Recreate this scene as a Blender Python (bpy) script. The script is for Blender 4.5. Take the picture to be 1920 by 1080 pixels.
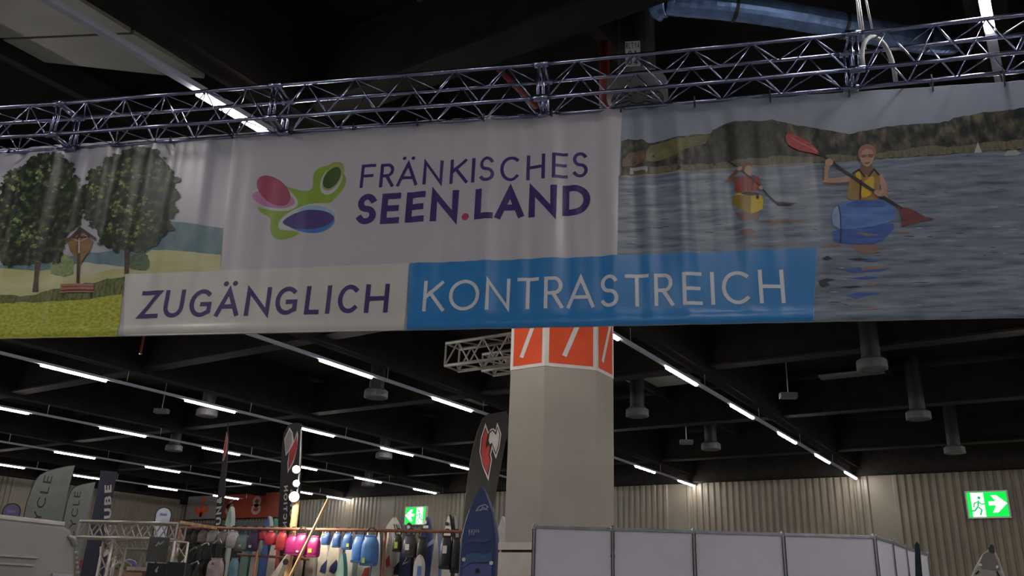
import bpy, bmesh, math, random
import numpy as np
from mathutils import Vector, Matrix
from mathutils.geometry import tessellate_polygon

for o in list(bpy.data.objects): bpy.data.objects.remove(o, do_unlink=True)
scene = bpy.context.scene
COL = scene.collection
random.seed(7)

# ------------------------------------------------------------------ camera
F_PX = 1587.0
YAW, PITCH, ROLL, HC = math.radians(33.82), math.radians(20.29), math.radians(2.21), 1.65
cy, sy, cp, sp = math.cos(YAW), math.sin(YAW), math.cos(PITCH), math.sin(PITCH)
FW = Vector((-sy*cp, cy*cp, sp)); RT0 = Vector((cy, sy, 0)); UP0 = RT0.cross(FW)
RT = RT0*math.cos(ROLL) + UP0*math.sin(ROLL); UP = -RT0*math.sin(ROLL) + UP0*math.cos(ROLL)
CAM = Vector((0, 0, HC))
cd = bpy.data.cameras.new('camera'); cam = bpy.data.objects.new('camera', cd); COL.objects.link(cam)
M3 = Matrix((RT, UP, -FW)).transposed()
cam.matrix_world = Matrix.Translation(CAM) @ M3.to_4x4()
cd.sensor_width = 36.0; cd.sensor_fit = 'HORIZONTAL'; cd.lens = F_PX/1920*36; cd.clip_end = 200; cd.clip_start = 0.05
scene.camera = cam

# ------------------------------------------------------------------ world, exposure, lamp strength
w = bpy.data.worlds.new('hall_world'); scene.world = w; w.use_nodes = True
bg = w.node_tree.nodes['Background']; bg.inputs[0].default_value = (0.35, 0.5, 1.0, 1); bg.inputs[1].default_value = 0.05
scene.view_settings.view_transform = 'Standard'; scene.view_settings.look = 'None'
scene.view_settings.gamma = 1.0; scene.view_settings.exposure = 0.0; scene.view_settings.use_curve_mapping = False
TUBE_POWER = 60.0

# ------------------------------------------------------------------ survey helpers (photo pixel -> place in the hall)
def ray(x, y): return FW + RT*((x-960)/F_PX) - UP*((y-540)/F_PX)
def atz(x, y, z): r = ray(x, y); return CAM + r*((z-HC)/r.z)
def atY(x, y, Y): r = ray(x, y); return CAM + r*(Y/r.y)
def atX(x, y, X): r = ray(x, y); return CAM + r*(X/r.x)
def atd(x, y, d): r = ray(x, y); return CAM + r*(d/math.hypot(r.x, r.y))

class Plane:
    """vertical surface: origin, horizontal direction u, up = z, normal n towards the viewer's side"""
    def __init__(s, o, az, disp=None):
        s.o = Vector(o); s.u = Vector((math.cos(az), math.sin(az), 0)); s.n = Vector((math.sin(az), -math.cos(az), 0)); s.az = az
        s.disp = disp
    def shift(s, d): return Plane(s.o + s.n*d, s.az)
    def hit(s, x, y):
        r = ray(x, y); return CAM + r*((s.o-CAM).dot(s.n)/r.dot(s.n))
    def uv(s, x, y):
        p = s.hit(x, y) - s.o; return (p.dot(s.u), p.z)
    def p3(s, u, v, off=0.0):
        if s.disp: off += s.disp(u, v)
        return s.o + s.u*u + Vector((0, 0, v)) + s.n*off
def facing(x, y, d, turn=0.0):
    p = atd(x, y, d); r = ray(x, y); az = math.atan2(r.y, r.x) - math.pi/2 + math.radians(turn)
    return Plane((p.x, p.y, 0), az)

# ------------------------------------------------------------------ materials
MATS = {}
def mat(name, col, rough=0.6, metal=0.0, var=0.12, scale=6.0, col2=None, stretch=(1, 1, 1), detail=4.0, spec=0.5, uv=False, bump=0.0, ramp=None, trans=0.0):
    if name in MATS: return MATS[name]
    m = bpy.data.materials.new(name); m.use_nodes = True; nt = m.node_tree; b = nt.nodes['Principled BSDF']
    tc = nt.nodes.new('ShaderNodeTexCoord'); mp = nt.nodes.new('ShaderNodeMapping'); nz = nt.nodes.new('ShaderNodeTexNoise')
    mp.inputs['Scale'].default_value = stretch
    nt.links.new(tc.outputs['UV' if uv else 'Object'], mp.inputs[0]); nt.links.new(mp.outputs[0], nz.inputs['Vector'])
    nz.inputs['Scale'].default_value = scale; nz.inputs['Detail'].default_value = detail
    rp = nt.nodes.new('ShaderNodeValToRGB'); nt.links.new(nz.outputs['Fac'], rp.inputs[0])
    if ramp:
        els = rp.color_ramp.elements
        while len(els) < len(ramp): els.new(0.5)
        for e, (p, c) in zip(els, ramp): e.position = p; e.color = (*c, 1)
    else:
        c2 = col2 or tuple(min(1, c*(1+var)) for c in col)
        c1 = col if col2 else tuple(c*(1-var) for c in col)
        rp.color_ramp.elements[0].color = (*c1, 1); rp.color_ramp.elements[1].color = (*c2, 1)
        rp.color_ramp.elements[0].position = 0.35; rp.color_ramp.elements[1].position = 0.65
    nt.links.new(rp.outputs[0], b.inputs['Base Color'])
    b.inputs['Roughness'].default_value = rough; b.inputs['Metallic'].default_value = metal
    b.inputs['Specular IOR Level'].default_value = spec
    if trans: b.inputs['Transmission Weight'].default_value = trans
    if bump:
        bp = nt.nodes.new('ShaderNodeBump'); bp.inputs['Strength'].default_value = bump; bp.inputs['Distance'].default_value = 0.01
        nt.links.new(nz.outputs['Fac'], bp.inputs['Height']); nt.links.new(bp.outputs[0], b.inputs['Normal'])
    MATS[name] = m; return m
def emis(name, col, strength):
    if name in MATS: return MATS[name]
    m = bpy.data.materials.new(name); m.use_nodes = True; b = m.node_tree.nodes['Principled BSDF']
    b.inputs['Base Color'].default_value = (*col, 1); b.inputs['Emission Color'].default_value = (*col, 1)
    b.inputs['Emission Strength'].default_value = strength
    MATS[name] = m; return m

# ------------------------------------------------------------------ mesh builder
class MB:
    def __init__(s): s.v = []; s.f = []; s.sm = False
    def add(s, vs, fs):
        n = len(s.v); s.v += [tuple(v) for v in vs]; s.f += [tuple(i+n for i in f) for f in fs]; return s
    def box(s, c, sz, rz=0.0):
        c = Vector(c); R = Matrix.Rotation(rz, 3, 'Z'); hx, hy, hz = sz[0]/2, sz[1]/2, sz[2]/2
        vs = [c + R @ Vector((x*hx, y*hy, z*hz)) for z in (-1, 1) for y in (-1, 1) for x in (-1, 1)]
        return s.add(vs, [(0,2,3,1),(4,5,7,6),(0,1,5,4),(2,6,7,3),(0,4,6,2),(1,3,7,5)])
    def bar(s, a, b, w, h):
        a, b = Vector(a), Vector(b); d = (b-a).normalized()
        up = Vector((0,0,1)) if abs(d.z) < 0.95 else Vector((1,0,0))
        x = d.cross(up).normalized()*w/2; y = x.cross(d).normalized()*h/2
        vs = [p + i*x + j*y for p in (a, b) for j in (-1, 1) for i in (-1, 1)]
        return s.add(vs, [(0,1,3,2),(4,6,7,5),(0,4,5,1),(2,3,7,6),(0,2,6,4),(1,5,7,3)])
    def tube(s, pts, r, n=8, cap=True):
        pts = [Vector(p) for p in pts]; rs = r if isinstance(r, (list, tuple)) else [r]*len(pts); base = len(s.v); rings = []
        ref = None
        for i, p in enumerate(pts):
            d = (pts[min(i+1, len(pts)-1)] - pts[max(i-1, 0)]).normalized()
            if ref is None: ref = Vector((0,0,1)) if abs(d.z) < 0.9 else Vector((1,0,0))
            x = d.cross(ref).normalized(); y = x.cross(d).normalized(); ref = y
            rings.append([p + (x*math.cos(2*math.pi*k/n) + y*math.sin(2*math.pi*k/n))*rs[i] for k in range(n)])
        vs = [v for rg in rings for v in rg]; fs = []
        for i in range(len(pts)-1):
            for k in range(n):
                a, b = i*n+k, i*n+(k+1) % n; fs.append((a, b, b+n, a+n))
        if cap: fs += [tuple(range(n-1, -1, -1)), tuple((len(pts)-1)*n+k for k in range(n))]
        return s.add(vs, fs)
    def lathe(s, c, prof, n=24, cap=True):
        c = Vector(c); vs = []; fs = []
        for r, z in prof: vs += [c + Vector((r*math.cos(2*math.pi*k/n), r*math.sin(2*math.pi*k/n), z)) for k in range(n)]
        for i in range(len(prof)-1):
            for k in range(n):
                a, b = i*n+k, i*n+(k+1) % n; fs.append((a, b, b+n, a+n))
        if cap: fs += [tuple(range(n-1, -1, -1)), tuple((len(prof)-1)*n+k for k in range(n))]
        return s.add(vs, fs)
    def slab(s, pl, poly, t, off=0.0):
        """polygon (u,v) on a plane given thickness t (from off back to off-t)"""
        n = len(poly); vs = [pl.p3(u, v, off) for u, v in poly] + [pl.p3(u, v, off-t) for u, v in poly]
        tri = tessellate_polygon([[Vector((u, v, 0)) for u, v in poly]])
        fs = [tuple(t_) for t_ in tri] + [tuple(i+n for i in reversed(t_)) for t_ in tri]
        fs += [(i, i+n, (i+1) % n + n, (i+1) % n) for i in range(n)]
        return s.add(vs, fs)
    def build(s, name, m, parent=None, smooth=False, bevel=0.0):
        me = bpy.data.meshes.new(name); me.from_pydata([tuple(v) for v in s.v], [], s.f); me.update()
        bm = bmesh.new(); bm.from_mesh(me)
        bmesh.ops.recalc_face_normals(bm, faces=bm.faces); bm.to_mesh(me); bm.free()
        me.materials.append(m)
        if smooth: me.shade_smooth()
        o = bpy.data.objects.new(name, me); COL.objects.link(o)
        if parent is not None: o.parent = parent; o.matrix_parent_inverse = parent.matrix_basis.inverted()
        if bevel:
            bv = o.modifiers.new('bevel', 'BEVEL'); bv.width = bevel; bv.segments = 2; bv.limit_method = 'ANGLE'
        return o
def tag(o, label=None, cat=None, group=None, kind=None):
    if label: o['label'] = label
    if cat: o['category'] = cat
    if group: o['group'] = group
    if kind: o['kind'] = kind
    return o
def thing(name, loc, label, cat, group=None):
    o = bpy.data.objects.new(name, None); COL.objects.link(o); o.location = Vector(loc); o.empty_display_size = 0.1
    return tag(o, label, cat, group)

# ------------------------------------------------------------------ flat prints
def print_on(name, pl, polys, m, parent, layer=1, cut=0.0, lift=0.0007):
    """polygons in plane coordinates laid on the surface as ink, following its folds"""
    bm = bmesh.new()
    for poly in polys:
        vs = [bm.verts.new((u, v, 0)) for u, v in poly]
        for t in tessellate_polygon([[Vector((u, v, 0)) for u, v in poly]]):
            try: bm.faces.new([vs[i] for i in t])
            except ValueError: pass
    if cut and bm.verts:
        for ax in (0, 1):
            lo = min(v.co[ax] for v in bm.verts); hi = max(v.co[ax] for v in bm.verts)
            for g in cut[ax]:
                if lo < g < hi:
                    c = [0, 0, 0]; c[ax] = g; n = [0, 0, 0]; n[ax] = 1
                    bmesh.ops.bisect_plane(bm, geom=bm.verts[:]+bm.edges[:]+bm.faces[:], plane_co=c, plane_no=n)
    uvl = bm.loops.layers.uv.new('UVMap')
    for f in bm.faces:
        for l in f.loops: l[uvl].uv = (l.vert.co.x, l.vert.co.y)
    for v in bm.verts: v.co = pl.p3(v.co.x, v.co.y, layer*lift)
    bmesh.ops.recalc_face_normals(bm, faces=bm.faces)
    for f in bm.faces:
        f.smooth = True
        if f.normal.dot(pl.n) < 0: f.normal_flip()
    me = bpy.data.meshes.new(name); bm.to_mesh(me); bm.free(); me.materials.append(m)
    o = bpy.data.objects.new(name, me); COL.objects.link(o)
    if parent is not None: o.parent = parent; o.matrix_parent_inverse = parent.matrix_basis.inverted()
    return o

def arc(cx, cy_, rx, ry, a0, a1, n=14):
    return [(cx+rx*math.cos(math.radians(a0+(a1-a0)*i/n)), cy_+ry*math.sin(math.radians(a0+(a1-a0)*i/n))) for i in range(n+1)]
GLY = {
 'A': [[(0,0),(.5,1),(1,0)], [(.2,.32),(.8,.32)]], 'N': [[(0,0),(0,1),(1,0),(1,1)]], 'F': [[(0,0),(0,1),(1,1)], [(0,.5),(.85,.5)]],
 'E': [[(1,1),(0,1),(0,0),(1,0)], [(0,.5),(.9,.5)]], 'L': [[(0,1),(0,0),(1,0)]], 'I': [[(.5,0),(.5,1)]], 'H': [[(0,0),(0,1)], [(1,0),(1,1)], [(0,.5),(1,.5)]],
 'T': [[(0,1),(1,1)], [(.5,1),(.5,0)]], 'K': [[(0,0),(0,1)], [(.9,1),(.03,.45)], [(.27,.62),(1,0)]], 'Z': [[(0,1),(1,1),(0,0),(1,0)]],
 'U': [[(0,1)]+arc(.5,.38,.5,.38,180,360)+[(1,1)]], 'O': [arc(.5,.5,.5,.5,90,450,28)], 'C': [arc(.56,.5,.56,.5,48,312,22)],
 'G': [arc(.53,.5,.53,.5,50,305,22)+[(.97,.13),(.97,.45),(.58,.45)]],
 'S': [arc(.5,.75,.46,.25,30,262,14)+arc(.5,.25,.5,.25,82,-150,14)],
 'D': [[(0,0),(0,1)]+arc(.35,.5,.65,.5,90,-90,14)+[(0,0)]], 'R': [[(0,0),(0,1)]+arc(.52,.74,.42,.26,90,-90,10)+[(0,.48)], [(.45,.48),(1,0)]],
 'B': [[(0,0),(0,1)]+arc(.55,.76,.38,.24,90,-90,10)+[(0,.52)], [(0,.52)]+arc(.58,.26,.42,.26,90,-90,10)+[(0,0)]],
 'Y': [[(0,1),(.5,.5),(1,1)], [(.5,.5),(.5,0)]], 'M': [[(0,0),(0,1),(.5,.3),(1,1),(1,0)]], 'P': [[(0,0),(0,1)]+arc(.52,.72,.46,.28,90,-90,10)+[(0,.44)]],
 'X': [[(0,0),(1,1)], [(0,1),(1,0)]], '&': [[(1,0),(.25,.75)]+arc(.45,.83,.2,.17,180,-10,8)+[(.25,.52)]+arc(.38,.25,.36,.25,130,330,10)+[(.95,.42)]],
 '1': [[(.2,.8),(.6,1),(.6,0)]], '4': [[(.75,0),(.75,1),(0,.28),(1,.28)]], '0': [arc(.5,.5,.5,.5,90,450,24)], '7': [[(0,1),(1,1),(.35,0)]],
 '8': [arc(.5,.75,.42,.25,-90,270,20), arc(.5,.25,.5,.25,90,450,20)], '6': [[(.8,1),(.25,.55)]+arc(.5,.3,.48,.3,150,510,22)], '9': [[(.2,0),(.75,.45)]+arc(.5,.7,.48,.3,-30,330,22)],
 '2': [arc(.5,.72,.48,.28,170,-20,12)+[(0,0),(1,0)]],
}
GLY['Ä'] = GLY['A']
WID = dict(A=.8, N=.76, F=.55, E=.55, L=.5, I=.14, H=.74, T=.7, K=.7, Z=.65, U=.72, O=.95, C=.82, G=.88, S=.6, D=.78, R=.62, B=.62, Y=.75, M=.85, P=.6, X=.7)
def stroke(pts, t):
    """polyline -> list of quads of width t with mitred joints and square ends"""
    P = [np.array(p, float) for p in pts]
    P = [p for i, p in enumerate(P) if i == 0 or np.linalg.norm(p-P[i-1]) > 1e-7]
    closed = np.linalg.norm(P[0]-P[-1]) < 1e-6 and len(P) > 3
    if closed: P = P[:-1]
    n = len(P)
    def dr(a, b): d = b-a; return d/np.linalg.norm(d)
    L, R = [], []
    for i in range(n):
        if closed or 0 < i < n-1:
            d0 = dr(P[i-1], P[i]); d1 = dr(P[i], P[(i+1) % n])
            n0 = np.array([-d0[1], d0[0]]); n1 = np.array([-d1[1], d1[0]]); m = n0+n1; q = m.dot(m)
            m = m*(2/max(q, 0.22)) if q > 1e-6 else n0
            ln = np.linalg.norm(m)
            if ln > 2.6: m *= 2.6/ln
            L.append(P[i]+m*t/2); R.append(P[i]-m*t/2)
        else:
            d = dr(P[0], P[1]) if i == 0 else dr(P[-2], P[-1]); nn = np.array([-d[1], d[0]])
            p = P[i] + (-d if i == 0 else d)*t/2
            L.append(p+nn*t/2); R.append(p-nn*t/2)
    out = []
    for i in range(n if closed else n-1):
        j = (i+1) % n; out.append([tuple(R[i]), tuple(R[j]), tuple(L[j]), tuple(L[i])])
    return out
def circle(cx, cy_, r, n=18, ry=None): return [(cx+r*math.cos(2*math.pi*k/n), cy_+(ry or r)*math.sin(2*math.pi*k/n)) for k in range(n)]
def glyph(ch, x0, x1, y0, y1, t):
    if ch == '.': return [circle((x0+x1)/2, y0+(x1-x0)/2, (x1-x0)/2)]
    out = []
    ax, bx, ay, by = x0+t/2, x1-t/2, y0+t/2, y1-t/2
    if ch == 'I': ax = bx = (x0+x1)/2
    for pl in GLY[ch]:
        out += stroke([(ax+(bx-ax)*x, ay+(by-ay)*y) for x, y in pl], t)
    if ch == 'Ä':
        h = y1-y0; c = (x0+x1)/2
        for s in (-1, 1): out.append(circle(c+s*h*.17, y1+h*.17, max(t*.6, h*.075)))
    return out
def text_polys(txt, h, t, gap=.2):
    out = []; x = 0
    for ch in txt:
        if ch == ' ': x += h*.4; continue
        wd = WID.get(ch, .6)*h
        if ch == 'I': wd = t
        out += glyph(ch, x, x+wd, 0, h, t); x += wd + gap*h
    return out, x-gap*h
def text_at(pl, txt, o, A, h, t, gap=.2, mirror=False):
    """text on a plane: o = baseline start (u,v), A = unit reading direction"""
    ps, wtot = text_polys(txt, h, t, gap); B = (-A[1], A[0])
    if mirror: B = (-B[0], -B[1])
    return [[(o[0]+a*A[0]+b*B[0], o[1]+a*A[1]+b*B[1]) for a, b in p] for p in ps], wtot
def jag(poly, amp, step, seed=1):
    """roughen an outline"""
    rnd = random.Random(seed); out = []
    for i, (x, y) in enumerate(poly):
        x2, y2 = poly[(i+1) % len(poly)]; n = max(1, int(math.hypot(x2-x, y2-y)/step))
        for k in range(n):
            f = k/n; out.append((x+(x2-x)*f+rnd.uniform(-amp, amp), y+(y2-y)*f+rnd.uniform(-amp, amp)))
    return out
def smooth_poly(poly, it=2):
    for _ in range(it):
        q = []
        for i, a in enumerate(poly):
            b = poly[(i+1) % len(poly)]
            q += [(a[0]*.75+b[0]*.25, a[1]*.75+b[1]*.25), (a[0]*.25+b[0]*.75, a[1]*.25+b[1]*.75)]
        poly = q
    return poly
def ell(cx, cy_, a, b, rot, n=40):
    c, s = math.cos(math.radians(rot)), math.sin(math.radians(rot))
    return [(cx+a*math.cos(2*math.pi*k/n)*c-b*math.sin(2*math.pi*k/n)*s, cy_+a*math.cos(2*math.pi*k/n)*s+b*math.sin(2*math.pi*k/n)*c) for k in range(n)]

# ------------------------------------------------------------------ common materials
M_roof = mat('dark_roof', (.0055, .005, .005), .9, var=.3, scale=2, spec=.12)
M_beam = mat('dark_beam', (.0115, .0098, .009), .85, var=.25, scale=3, spec=.15)
M_floor = mat('hall_floor', (.30, .29, .28), .7, var=.2, scale=.8)
M_wall = mat('beige_sheet', (.235, .208, .162), .38, var=.08, scale=1.5)
M_unlit_top = mat('unlit_wall_top', (.020, .017, .015), .8, var=.2, spec=.15)  # dark colour stands for shade on the upper wall zone
M_sky = mat('skylight_grey', (.20, .20, .185), .5, var=.12, scale=1.2)
M_alu = mat('truss_alu', (.31, .34, .50), .24, 1.0, var=.1, scale=20)  # bluish metal colour carries the blue tint of the light
M_steel = mat('steel', (.55, .55, .56), .35, 1.0, var=.1, scale=10)
M_rail = mat('light_rail', (.44, .46, .58), .5, var=.05)
M_tube = emis('lit_tube', (1.0, .95, .90), TUBE_POWER)
M_duct = mat('galvanised', (.16, .26, .50), .35, 0.7, var=.2, scale=8)  # blue of the light put into the metal colour
M_ductp = mat('painted_duct', (.012, .013, .015), .5, .2, var=.15)
M_white = mat('white_plastic', (.72, .72, .72), .5, var=.05)
M_grille = mat('diffuser_grey', (.095, .095, .10), .5, var=.08)
M_black = mat('black_plastic', (.012, .012, .013), .5, var=.2)
M_red = mat('red_pipe', (.16, .018, .012), .5, var=.15)
M_orange = mat('orange_sign', (.95, .10, .022), .5, var=.06, scale=3)
M_signw = mat('sign_white', (.88, .86, .82), .5, var=.04)
M_col = mat('column_grey', (.47, .43, .37), .7, var=.05, scale=1.5)
M_wood = mat('wood', (.55, .33, .16), .55, var=.25, scale=4, stretch=(6, 6, .6))

# ------------------------------------------------------------------ hall shell
X0, X1, Y0, Y1, ZR = -42.3, 16.0, -15.0, 31.0, 7.4
fl = MB().box(((X0+X1)/2, (Y0+Y1)/2, -.05), (X1-X0, Y1-Y0, .1)).build('floor', M_floor); tag(fl, 'grey hall floor', kind='structure')
ce = MB().box(((X0+X1)/2, (Y0+Y1)/2, ZR+.1), (X1-X0, Y1-Y0, .2)).build('ceiling', M_roof); tag(ce, 'black painted hall roof deck', kind='structure')
def ribbed(a, b, z0, z1, nrm, pitch=.235, depth=.06, seed=1):
    a, b = Vector(a), Vector(b); L = (b-a).length; d = (b-a).normalized(); n = Vector(nrm); m = MB(); pts = []
    rnd = random.Random(seed); s = 0; k = 0
    while s < L:
        if k % 31 < 3:                                             # flat closing strip every few sheets
            for q, h in ((0, 0), (pitch, 0)): pts.append((s+q, h))
        else:
            for q, h in ((0, 0), (pitch*.18, depth), (pitch*.62, depth), (pitch*.8, 0)): pts.append((s+q, h))
        s += pitch; k += 1
    vs = []
    for q, h in pts: p = a + d*min(q, L) + n*h; vs += [(p.x, p.y, z0), (p.x, p.y, z1)]
    fs = [(2*i, 2*i+2, 2*i+3, 2*i+1) for i in range(len(pts)-1)]
    return m.add(vs, fs)
wf = ribbed((X0, Y1, 0), (X1, Y1, 0), 0, ZR, (0, -1, 0)).build('wall_back', M_wall); tag(wf, 'beige ribbed sheet metal end wall', kind='structure')
wl = ribbed((X0, Y0, 0), (X0, Y1, 0), 0, ZR, (1, 0, 0)).build('wall_left', M_wall); tag(wl, 'beige ribbed sheet metal side wall', kind='structure')
t1 = MB().box(((X0+X1)/2, Y1-.25, 6.72), (X1-X0, .4, 1.3)).build('trim_1', M_unlit_top); tag(t1, 'dark strip added for the unlit top of the end wall', kind='structure')  # added strips darken the wall tops that the tubes leave unlit
t2 = MB().box((X0+.25, (Y0+Y1)/2, 6.85), (.4, Y1-Y0, 1.1)).build('trim_2', M_unlit_top); tag(t2, 'dark strip added for the unlit top of the side wall', kind='structure')

ROWX = [-6.24 + 5.84*i*-1 for i in range(6)]                       # rows going left
ROWX = [-6.24, -12.08, -17.9, -23.6, -29.7, -35.4, 0.0, 6.0, 11.9]
for X in ROWX:                                                     # long roof beams above each light row
    b = MB().box((X, (Y0+Y1)/2, 6.3+.5), (.30, Y1-Y0-.6, 1.0)).build('beam', M_beam, ce)
for Y in (-.2, 5.3, 11.35, 16.7, 22.05, 27.65, -5.7, -11.2):         # cross beams with a flange
    m = MB().box(((X0+X1)/2, Y, 6.45+.42), (X1-X0-.8, .18, .84)); m.box(((X0+X1)/2, Y, 6.42), (X1-X0-.8, .36, .05))
    m.build('beam', M_beam, ce)
for X in [x+2.9 for x in ROWX if x < 0]:                            # light purlins halfway between
    MB().box((X, (Y0+Y1)/2, 7.22), (.12, Y1-Y0-.6, .3)).build('purlin', M_beam, ce)
for xa, xb, ya, yb in [(-9.6,-7.9,19.1,20.9), (-5.05,-3.4,17.0,18.7), (-5.05,-3.4,21.6,23.4), (-8.95,-7.9,5.6,6.1), (-15.3,-13.6,19.1,20.9), (-9.6,-7.9,24.5,26.2), (-5.05,-3.4,11.6,13.2)]:
    sk = MB().box(((xa+xb)/2, (ya+yb)/2, 7.27), (xb-xa, yb-ya, .06)).build('skylight', M_sky, ce)

for q in (((-9.06, .5), (-9.06, 3.30), (-7.70, 3.98), (-7.60, .5)), ((-9.06, 3.34), (-9.06, 3.81), (-8.11, 4.64), (-7.72, 4.95), (-7.70, 4.02))):   # slanted vent panel at upper left
    MB().add([(x, y, z) for z in (7.2, 7.26) for x, y in q], [tuple(range(len(q)-1, -1, -1)), tuple(range(len(q), 2*len(q)))] + [(i, (i+1) % len(q), (i+1) % len(q)+len(q), i+len(q)) for i in range(len(q))]).build('skylight', M_sky, ce)

# ------------------------------------------------------------------ continuous light rows
ROWNAME = {-6.24: ('suspended light row passing behind the hanging banner and over the grey column', 14.77, True),
           -12.08: ('suspended light row running into the column from the left', 11.36, True),
           -17.9: ('suspended light row crossing behind the tall black feather flag', 9.0, True),
           -23.6: ('fourth suspended light row counted leftwards from the column', 10.35, True),
           -29.7: ('fifth suspended light row, second from the left hall wall', 16.09, True),
           -35.4: ('suspended light row closest to the left hall wall', 16.6, True),
           0.0: ('suspended light row above the upper right end of the truss', 5.06, True),
           6.0: ('suspended light row right of the photographed area, nearer the hall middle', 6.2, False),
           11.9: ('suspended light row furthest to the right of the photographed area', 7.2, False)}
PER, TL, ZL = 3.6, 1.49, 5.93
tube_me = None
for X, (lab, ph, vis) in ROWNAME.items():
    row = thing('ceiling_light_row', (X, 8, ZL), lab, 'ceiling light', 'continuous light rows of the hall')
    ys = [ph + k*PER for k in range(-12, 12) if -13.5 < ph + k*PER < Y1-TL-.05]
    if X == -29.7: ys.append(29.4)
    MB().box((X, (-14+ys[-1]+TL+.25)/2, ZL+.075), (.075, ys[-1]+TL+.25+14, .055)).build('mounting_rail', M_rail, row)
    for i, y in enumerate(ys):
        if tube_me is None:
            m = MB(); n = 6; prof = [(.036*math.cos(math.pi+math.pi*k/n), .03*math.sin(math.pi+math.pi*k/n)) for k in range(n+1)] + [(.036, .02), (-.036, .02)]
            q = len(prof); vs = [(x, 0, z) for x, z in prof] + [(x, TL, z) for x, z in prof]
            m.add(vs, [tuple(range(q)), tuple(range(2*q-1, q-1, -1))] + [(k, (k+1) % q, (k+1) % q+q, k+q) for k in range(q)])
            t = m.build('light_tube', M_tube, row); tube_me = t.data
        else:
            t = bpy.data.objects.new('light_tube', tube_me); COL.objects.link(t); t.parent = row; t.matrix_parent_inverse = row.matrix_basis.inverted()
        t.location = (X, y, ZL+.027)
    for k, y in enumerate(ys[::1]):                                # suspension wires
        if y > -3: MB().tube([(X, y+TL+.5, ZL+.1), (X, y+TL+.5, 6.31)], .006, 5).build('suspension_wire', M_steel, row)

# ------------------------------------------------------------------ hall column with the big sevens
def vplane(p, deg): return Plane((p.x, p.y, 0), math.radians(deg))
cA = atY(951, 850, 10.1); cB = atY(1018, 850, 10.1)
cC = vplane(cB, 45).hit(1118, 850); cD = vplane(cC, 90).hit(1151, 850)
CPOLY = [Vector((p.x, p.y)) for p in (cA, cB, cC, cD)]
CPOLY += [CPOLY[3] + Vector((-.45, .45)), Vector((CPOLY[0].x + .1, CPOLY[3].y + .45)), Vector((CPOLY[0].x, CPOLY[3].y + .35))]
CX = sum(p.x for p in CPOLY)/7; CY = sum(p.y for p in CPOLY)/7
def oct_pts(g=0.0):
    """column outline pushed outwards by g"""
    out = []; n = len(CPOLY)
    for i in range(n):
        a, b, c = CPOLY[i-1], CPOLY[i], CPOLY[(i+1) % n]
        d0 = (b-a).normalized(); d1 = (c-b).normalized(); n0 = Vector((d0.y, -d0.x)); n1 = Vector((d1.y, -d1.x)); m_ = n0+n1
        out.append(b + m_*(2*g/m_.dot(m_)))
    return out
def prism(pts, z0, z1):
    n = len(pts); return MB().add([(p.x, p.y, z0) for p in pts] + [(p.x, p.y, z1) for p in pts], [tuple(range(n-1, -1, -1)), tuple(range(n, 2*n))] + [(i, (i+1) % n, (i+1) % n+n, i+n) for i in range(n)])
col = thing('hall_column', (CX, CY, 0), 'grey eight-sided hall column with orange number band showing 7', 'column')
ZS0 = cB.z*0 + vplane(cB, 0).hit(1020, 686).z; ZS1 = ZS0 + .95
prism(oct_pts(), 0, ZS0).build('shaft', M_col, col, bevel=.012)
prism(oct_pts(-.06), ZS0, ZS1+.02).build('sign_core', M_col, col)
MB().box((CX-.2, CY+.4, (ZS1+6.3)/2), (.3, .3, 6.3-ZS1)).build('post', M_beam, col)
op = oct_pts(.004)
for i in range(7):
    a, b = op[i], op[(i+1) % 7]; L = (b-a).length; az = math.atan2(b.y-a.y, b.x-a.x); pl = Plane((a.x, a.y, 0), az)
    sp_ = MB().slab(pl, [(0.002, ZS0), (L-.002, ZS0), (L-.002, ZS1), (0.002, ZS1)], .02).build('sign_panel', M_signw, col)
    e = .055; print_on('orange_field', pl, [[(e, ZS0+.05), (L-e, ZS0+.05), (L-e, ZS1-.03), (e, ZS1-.03)]], M_orange, sp_, 2, lift=.002)
    if L < .3: continue
    hh = .64; ww = .30; c = L/2; sh = .05
    print_on('number_seven', pl, stroke([(c-ww/2, ZS0+.16+hh), (c+ww/2, ZS0+.16+hh), (c-.09, ZS0+.2)], .07), M_signw, sp_, 4, lift=.002)
MB().add([], []).v
bx = prism(oct_pts(.05), 0, 2.27).build('base_cladding', mat('base_cream', (.70, .63, .57), .6, var=.05), col)
bx2 = prism(oct_pts(.055), 2.305, 2.40).build('cladding_rim', mat('base_cream', (.70, .63, .57), .6), col)
bx3 = prism(oct_pts(.02), 2.27, 2.305).build('shadow_gap', M_black, col)

# ------------------------------------------------------------------ banner
BAZ = math.radians(22.7); bo = atd(1015, 120, 5.5)
def folds(u, v):
    f = .009*math.sin(2*math.pi*u/.47+.6) + .0065*math.sin(2*math.pi*u/.23+1.9+v*.8) + .0045*math.sin(2*math.pi*u/.127+v*1.7)
    k = .6+.4*math.sin(u*1.3+1)
    return f*k*(.35+.65*min(1, max(0, (v-3.38)/.5))) 
BP = Plane((bo.x, bo.y, 0), BAZ, folds); FLAT = Plane((bo.x, bo.y, 0), BAZ)
def B(*pts): return [FLAT.uv(x, y) for x, y in pts]
def Bc(sc, ox, oy, pts): return [FLAT.uv(ox+x/sc, oy+y/sc) for x, y in pts]
UL = FLAT.uv(-260, 400)[0]; UR = FLAT.uv(2090, 400)[0]; VB = 3.398; VT = 5.09
ban = thing('hanging_banner', FLAT.p3((UL+UR)/2, VB), 'long printed vinyl banner with lake and meadow photos hanging from truss', 'banner')
V_white = mat('vinyl_white', (.55, .53, .58), .30, var=.03, scale=2, uv=True)
V_cream = mat('vinyl_cream', (.66, .63, .59), .30, var=.04, scale=3, uv=True)
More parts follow.
